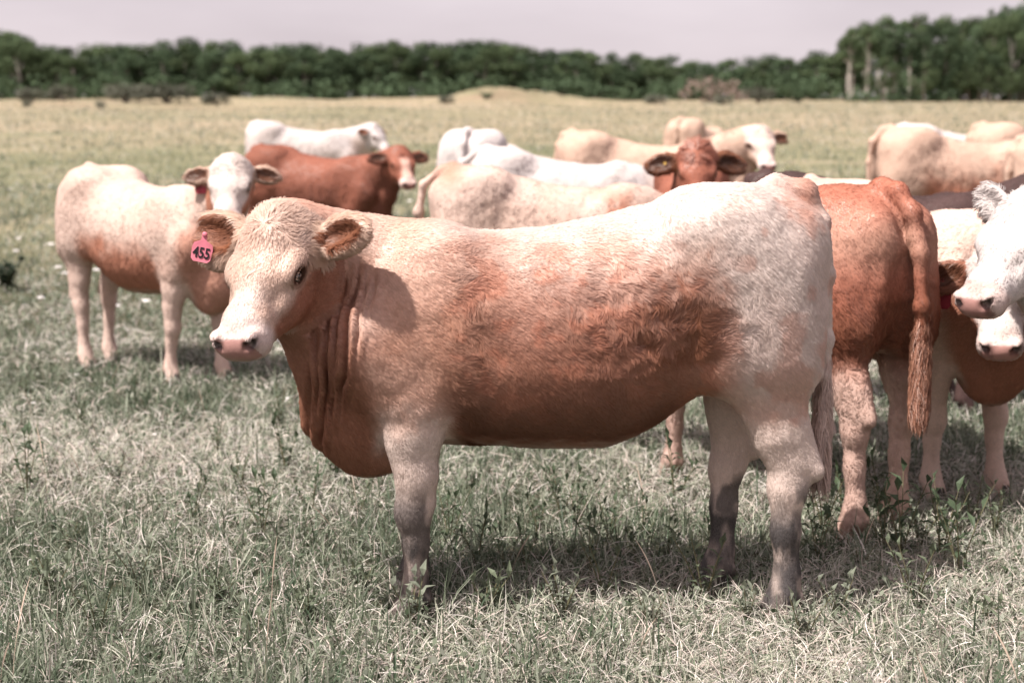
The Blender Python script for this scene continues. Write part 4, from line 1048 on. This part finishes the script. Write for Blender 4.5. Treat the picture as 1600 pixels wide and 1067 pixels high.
    rr = np.array([.0007, .0007, .0006, .0006, .0006, .0014, .0019, .0014, .0004])[None] * (.8 + .5 * rs.random((n, 1)))
    col = np.array((.42, .32, .25)) * (.8 + .5 * rs.random((n, 1))); nor = unit(np.array((0, -.3, 1.)) + rs.normal(size=(n, 3)) * .4)
    tag(hair_object('seed_stems', pts, rr, col, nor, M['fur'], None), 'reddish seed heads on thin stems above the grass', None, None, 'stuff')
    # white flowers
    M['petal'] = plain('petal', (.80, .76, .74), .7, .2); sv, sf = tube([(0, 0, 0), (.004, 0, .06), (0, .003, .12)], [.0016, .0014, .001], 5)
    st = bpy.data.meshes.new('stem'); st.from_pydata([tuple(map(float, p)) for p in sv], [], sf); st.materials.append(M['stem'])
    v, f = [], []
    for k in range(11):
        a = k * 2.4; r_ = .0065 * math.sqrt(k); c = np.array((r_ * math.cos(a), r_ * math.sin(a), .122 + .004 * math.cos(k)))
        o = len(v); v += [c + (0, 0, .006)] + [c + .0065 * np.array((math.cos(j * 1.2566), math.sin(j * 1.2566), 0)) for j in range(5)]; f += [(o, o + 1 + j, o + 1 + (j + 1) % 5) for j in range(5)]
    bm_ = bpy.data.meshes.new('bloom'); bm_.from_pydata([tuple(map(float, p)) for p in v], [], f); bm_.materials.append(M['petal'])
    fl = [(25, 445), (80, 440), (100, 478), (30, 425), (160, 495), (150, 475), (164, 492), (205, 500), (255, 500), (225, 520), (285, 515), (60, 510), (440, 585), (425, 588), (90, 470), (355, 520), (400, 540), (320, 500), (20, 360), (82, 356), (590, 470), (640, 380), (625, 345), (560, 430), (240, 470), (180, 520)]
    near = [(112, 610), (42, 655), (445, 645), (232, 700), (25, 860), (510, 735)]
    for lst, lab, sc in ((fl, 'small white flower in the grass round the cream tan heifer', 1.5), (near, 'small white flower in the near grass before the front heifer', .55)):
        for (px, py) in lst:
            x, y = gpt(px, py + 14); t = empty('flower', (x, y, float(gz(np.array([x]), np.array([y]))[0])), rs.random() * 6); t.scale = (sc * (.8 + .4 * rs.random()),) * 3
            tag(t, lab, 'flower', lab.replace('flower', 'flowers')); copies((st, bm_), ('stem', 'bloom'), t)

# ------------------------------------------------------------------ the rest of the herd
GRAZE = dict(poll=(1.16, 0, .58), pitch=R(68), nbase=(.60, 0, .88), nctrl=(.98, 0, .86), dewlap=False)
def place(x, y): return (x, y, float(gz(np.array([x]), np.array([y]))[0]))
def tail_set(dx=0.0, dy=0.0, end=.50, out_=0.0):
    return [(-.64, 0, 1.295), (-.72, 0, 1.275), (-.785 - out_, dy * .2, 1.18), (-.812 - out_ * 1.2, dy * .5, 1.0), (-.818 - out_ * .8, dy * .8, .8), (-.815 - out_ * .4, dy, .62), (-.812, dy, end)]
def build_herd():
    nb = M['ink']
    # tan heifer on the left, head up behind the front one
    P = coat_set(C_CREAM * .95, C_TAN * 1.0, C_APR * .9, C_CREAM * .95, np.array((.66, .56, .51)), C_APR, seed=11, poll=(1.0, -.08, 1.36), yaw=R(-48), pitch=R(46),
                 fl1=.90, fl0=.66, neckb=.8, nk1=1.05, nk0=.85, inear=C_BROWN * .5, earc=C_TAN, ear=(.10, .05), earsize=(.94, .94), lump=.014, legs=(.05, -.10, -.05, .12), mottle=.22)
    r_, H = cow('heifer', 'cream tan heifer with dark red ear tag standing behind the tagged front heifer', place(-2.35, 9.17), R(-40), P, .013, 60000, .0016, .955)
    b0, e, up, op, es = P['_ears'][1]
    ear_tag(r_, b0 + e * .10 * es + op * .02 + np.array((0, 0, -.03)), np.cross(op, (0, 0, -1)) * -1, (0, 0, -1), .85, M['tag_red'])
    # red cow, face turned this way
    P = coat_set(C_RED, C_RED * .8, C_RED * .62, C_RED * .6, np.array((.66, .42, .34)), C_RED * 1.05, seed=12, poll=(1.08, -.16, 1.27), yaw=R(-46), pitch=R(46), blaze=.045,
                 muzzle=np.array((.70, .52, .46)), earc=C_RED * .9, inear=C_BROWN * .35, legamt=.5, mottle=.7)
    cow('cow', 'red brown cow with pale blaze looking at the camera behind the cream tan heifer', place(-2.0, 14.5), R(-20), P, .016, 30000, .0026, .95)
    # white cow far left
    Wt = lambda **k: coat_set(C_WHITE, C_WHITE * (.95, .88, .84), C_WHITE * (.92, .82, .76), C_WHITE * .95, C_WHITE, C_WHITE * .92, earc=C_WHITE * .9, muzzle=C_WHITE * (.9, .78, .74), **k)
    P = Wt(seed=13, poll=(1.04, -.02, 1.25), yaw=R(-35), pitch=R(48)); P['switch'] = C_WHITE * .7
    cow('cow', 'white cow standing broadside beyond the red brown cow', place(-3.06, 21.0), R(2), P, .02, 15000, .004, 1.02)
    P = Wt(seed=14, **GRAZE); P['tail'] = tail_set(dy=.02)
    cow('cow', 'white cow seen from behind with its rump towards the camera', place(-.235, 13.72), R(76), P, .018, 20000, .0026, 1.07)
    P = Wt(seed=15, **GRAZE); P['tail'] = tail_set(out_=.06, dy=.05)
    cow('cow', 'white cow broadside in front of the white rump, head hidden', place(.43, 12.1), R(0), P, .018, 20000, .0026, .99)
    # cream cow with a brown shoulder patch, grazing
    P = coat_set(C_CREAM * .95, C_TAN, C_APR * 1.1, C_CREAM, C_CREAM, C_TAN, seed=16, fl1=.95, fl0=.7, mottle=.55, **GRAZE); P['tail'] = tail_set(out_=.05, dy=.03)
    P['extra'] = lambda p, n, c, n1, n2, n3, leg: mixc(mixc(c, C_APR, np.exp(-(((p[:, 0] - .42) / .2) ** 2 + ((p[:, 2] - 1.0) / .15) ** 2)) * sst(.35, .6, n2)), C_APR * 1.0, np.exp(-(((p[:, 0] + .66) / .1) ** 2)) * sst(1.1, 1.25, p[:, 2]) * .8)
    cow('cow', 'cream cow with rusty shoulder patches directly behind the front heifer\'s back', place(.25, 9.0), R(0), P, .014, 50000, .0016, .965)
    # shaggy red head
    P = coat_set(C_RED * 1.2, C_RED * .9, C_RED * .8, C_RED * .8, C_RED * 1.15, C_RED * 1.0, seed=17, poll=(.95, .03, 1.40), yaw=R(4), pitch=R(56), earc=C_BROWN * .9, inear=C_BROWN * .4, muzzle=C_RED, pollhair=2.6, ear=(.30, .25), earsize=(1.2, 1.2))
    r_, H = cow('cow', 'shaggy red cow with long forelock and dark ears facing the camera', place(1.315, 10.46), R(-97), P, .013, 60000, .0016, .96)
    b0, e, up, op, es = P['_ears'][1]
    tp = b0 + e * .10 * es + op * .03; ear_tag(r_, tp, np.cross(op, (0, 0, -1)) * -1, (0, 0, -1), .2, M['tag_yellow'])
    # tan cow with pale face
    P = coat_set(C_TAN * 1.0, C_TAN * .9, C_TAN, C_CREAM, np.array((.70, .55, .48)), C_TAN * 1.1, seed=18, poll=(1.16, -.05, 1.33), yaw=R(-78), pitch=R(46), nctrl=(.86, 0, 1.12), earc=C_TAN, inear=C_BROWN * .5, mottle=.4)
    r_, H = cow('cow', 'pale tan cow with red ear tag looking over the shaggy red cow', place(1.29, 14.6), R(-3), P, .016, 24000, .0026, 1.05)
    b0, e, up, op, es = P['_ears'][1]
    ear_tag(r_, b0 + e * .08 * es + op * .03 + np.array((0, 0, -.02)), np.cross(op, (0, 0, -1)) * -1, (0, 0, -1), .85, M['tag_red'])
    Tn = lambda sd, **k: coat_set(C_TAN * .98, C_TAN * .86, C_APR * 1.1, C_CREAM, C_CREAM, C_TAN, seed=sd, mottle=.5, **k)
    P = Tn(19, **GRAZE); cow('cow', 'small distant tan rump showing above the pale tan cow\'s back', place(2.92, 22.5), R(58), P, .02, 12000, .004, 1.02)
    P = Tn(20, **GRAZE); P['tail'] = tail_set(out_=.03, dy=-.03); cow('cow', 'tan cow broadside behind the dark brown cow with curved tail crease', place(4.39, 14.05), R(4), P, .016, 24000, .0026, 1.085)
    P = Tn(21, **GRAZE); cow('cow', 'tan cow whose hip rises behind the tan cow with curved tail crease', place(6.07, 16.4), R(0), P, .02, 14000, .003, 1.08)
    P = Tn(22, **GRAZE); cow('cow', 'tan cow rump cut off by the right edge of the picture', place(5.22, 12.6), R(0), P, .018, 16000, .0026, 1.06)
    P = Wt(seed=23, **GRAZE); cow('cow', 'white cow of which only a strip of back shows behind the tan cows', place(5.66, 18.3), R(0), P, .02, 12000, .0035, 1.04)
    # dark brown cow
    P = coat_set(C_DARK, C_DARK * .7, C_DARK * .6, C_DARK, C_DARK, C_DARK, seed=24, poll=(1.0, 0, 1.27), yaw=R(-20), pitch=R(48), earc=C_DARK * .6, inear=C_DARK * .5, muzzle=C_DARK, nosec=.3)
    cow('cow', 'dark brown cow whose back shows behind the white faced cattle', place(2.03, 8.0), R(0), P, .016, 40000, .0015, .955)
    # red cow from behind
    P = coat_set(C_RED * 1.25, C_RED * 1.55, C_RED * .55, C_CREAM * .92, C_RED, C_RED, seed=25, fl1=1.16, fl0=.86, switch=np.array((.36, .17, .11)), swlen=.27, swspread=.020, tailr=[.046, .033, .017], legs=(0.05, -.05, -.04, .06), mottle=.75, legamt=.75, **GRAZE)
    P['tail'] = [(-.63, 0, 1.30), (-.71, -.005, 1.285), (-.785, -.02, 1.20), (-.825, -.03, 1.05), (-.84, -.03, .85), (-.84, -.035, .72), (-.835, -.04, .62)]
    def ex(p, n, c, n1, n2, n3, leg):
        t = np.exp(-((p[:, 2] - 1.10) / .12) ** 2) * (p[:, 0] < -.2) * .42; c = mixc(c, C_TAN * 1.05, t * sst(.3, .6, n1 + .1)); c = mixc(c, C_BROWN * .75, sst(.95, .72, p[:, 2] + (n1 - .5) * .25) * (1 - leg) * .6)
        return mixc(c, C_RED * .75, sst(.55, .75, n2) * .5 * (1 - leg))
    P['extra'] = ex
    P['ruffle'] = lambda p: sst(.95, .75, p[:, 2]) * 1.0
    cow('cow', 'red cow turned away with its wavy tail hanging towards the camera', place(1.12, 5.97), R(118), P, .009, 150000, .0009, .965, switch=5000)
    # pale tan cow with the second number
    P = coat_set(C_CREAM * .98, C_TAN * 1.05, C_APR * .85, C_CREAM * 1.0, np.array((.66, .58, .54)), C_APR, seed=26, poll=(1.0, -.27, 1.06), yaw=R(-43), pitch=R(48), nctrl=(.84, -.02, .98), earc=C_APR * .7, inear=C_BROWN * .5,
                 ear=(.35, .25), fl1=.92, fl0=.7, nk1=1.0, nk0=.8, legs=(.06, -.02, 0, .1), mottle=.4)
    r_, H = cow('cow', 'cream cow with red tag and lowered nose under the white head', place(1.72, 6.45), R(-65), P, .010, 100000, .0011, .96)
    b0, e, up, op, es = P['_ears'][1]
    ear_tag(r_, b0 + e * .13 * es + op * .02 + np.array((0, 0, -.03)), np.cross(op, (0, 0, -1)) * -1, (0, 0, -1), .95, M['tag_red'], '550')
    # white head entering from the right
    P = Wt(seed=27, poll=(.98, -.02, 1.25), yaw=R(33), pitch=R(44), hsize=.95, earsize=(.85, .85), pollhair=.6, inear=C_WHITE * .8, ear=(-.9, -.9), nosec=.75)
    cow('cow', 'white cow head in profile coming in from the right edge', place(2.775, 4.93), R(180), P, .009, 120000, .0010, 1.0)

# ------------------------------------------------------------------ the scene
build_ground()
build_trees()
hero()
build_herd()
build_grass()
build_plants()
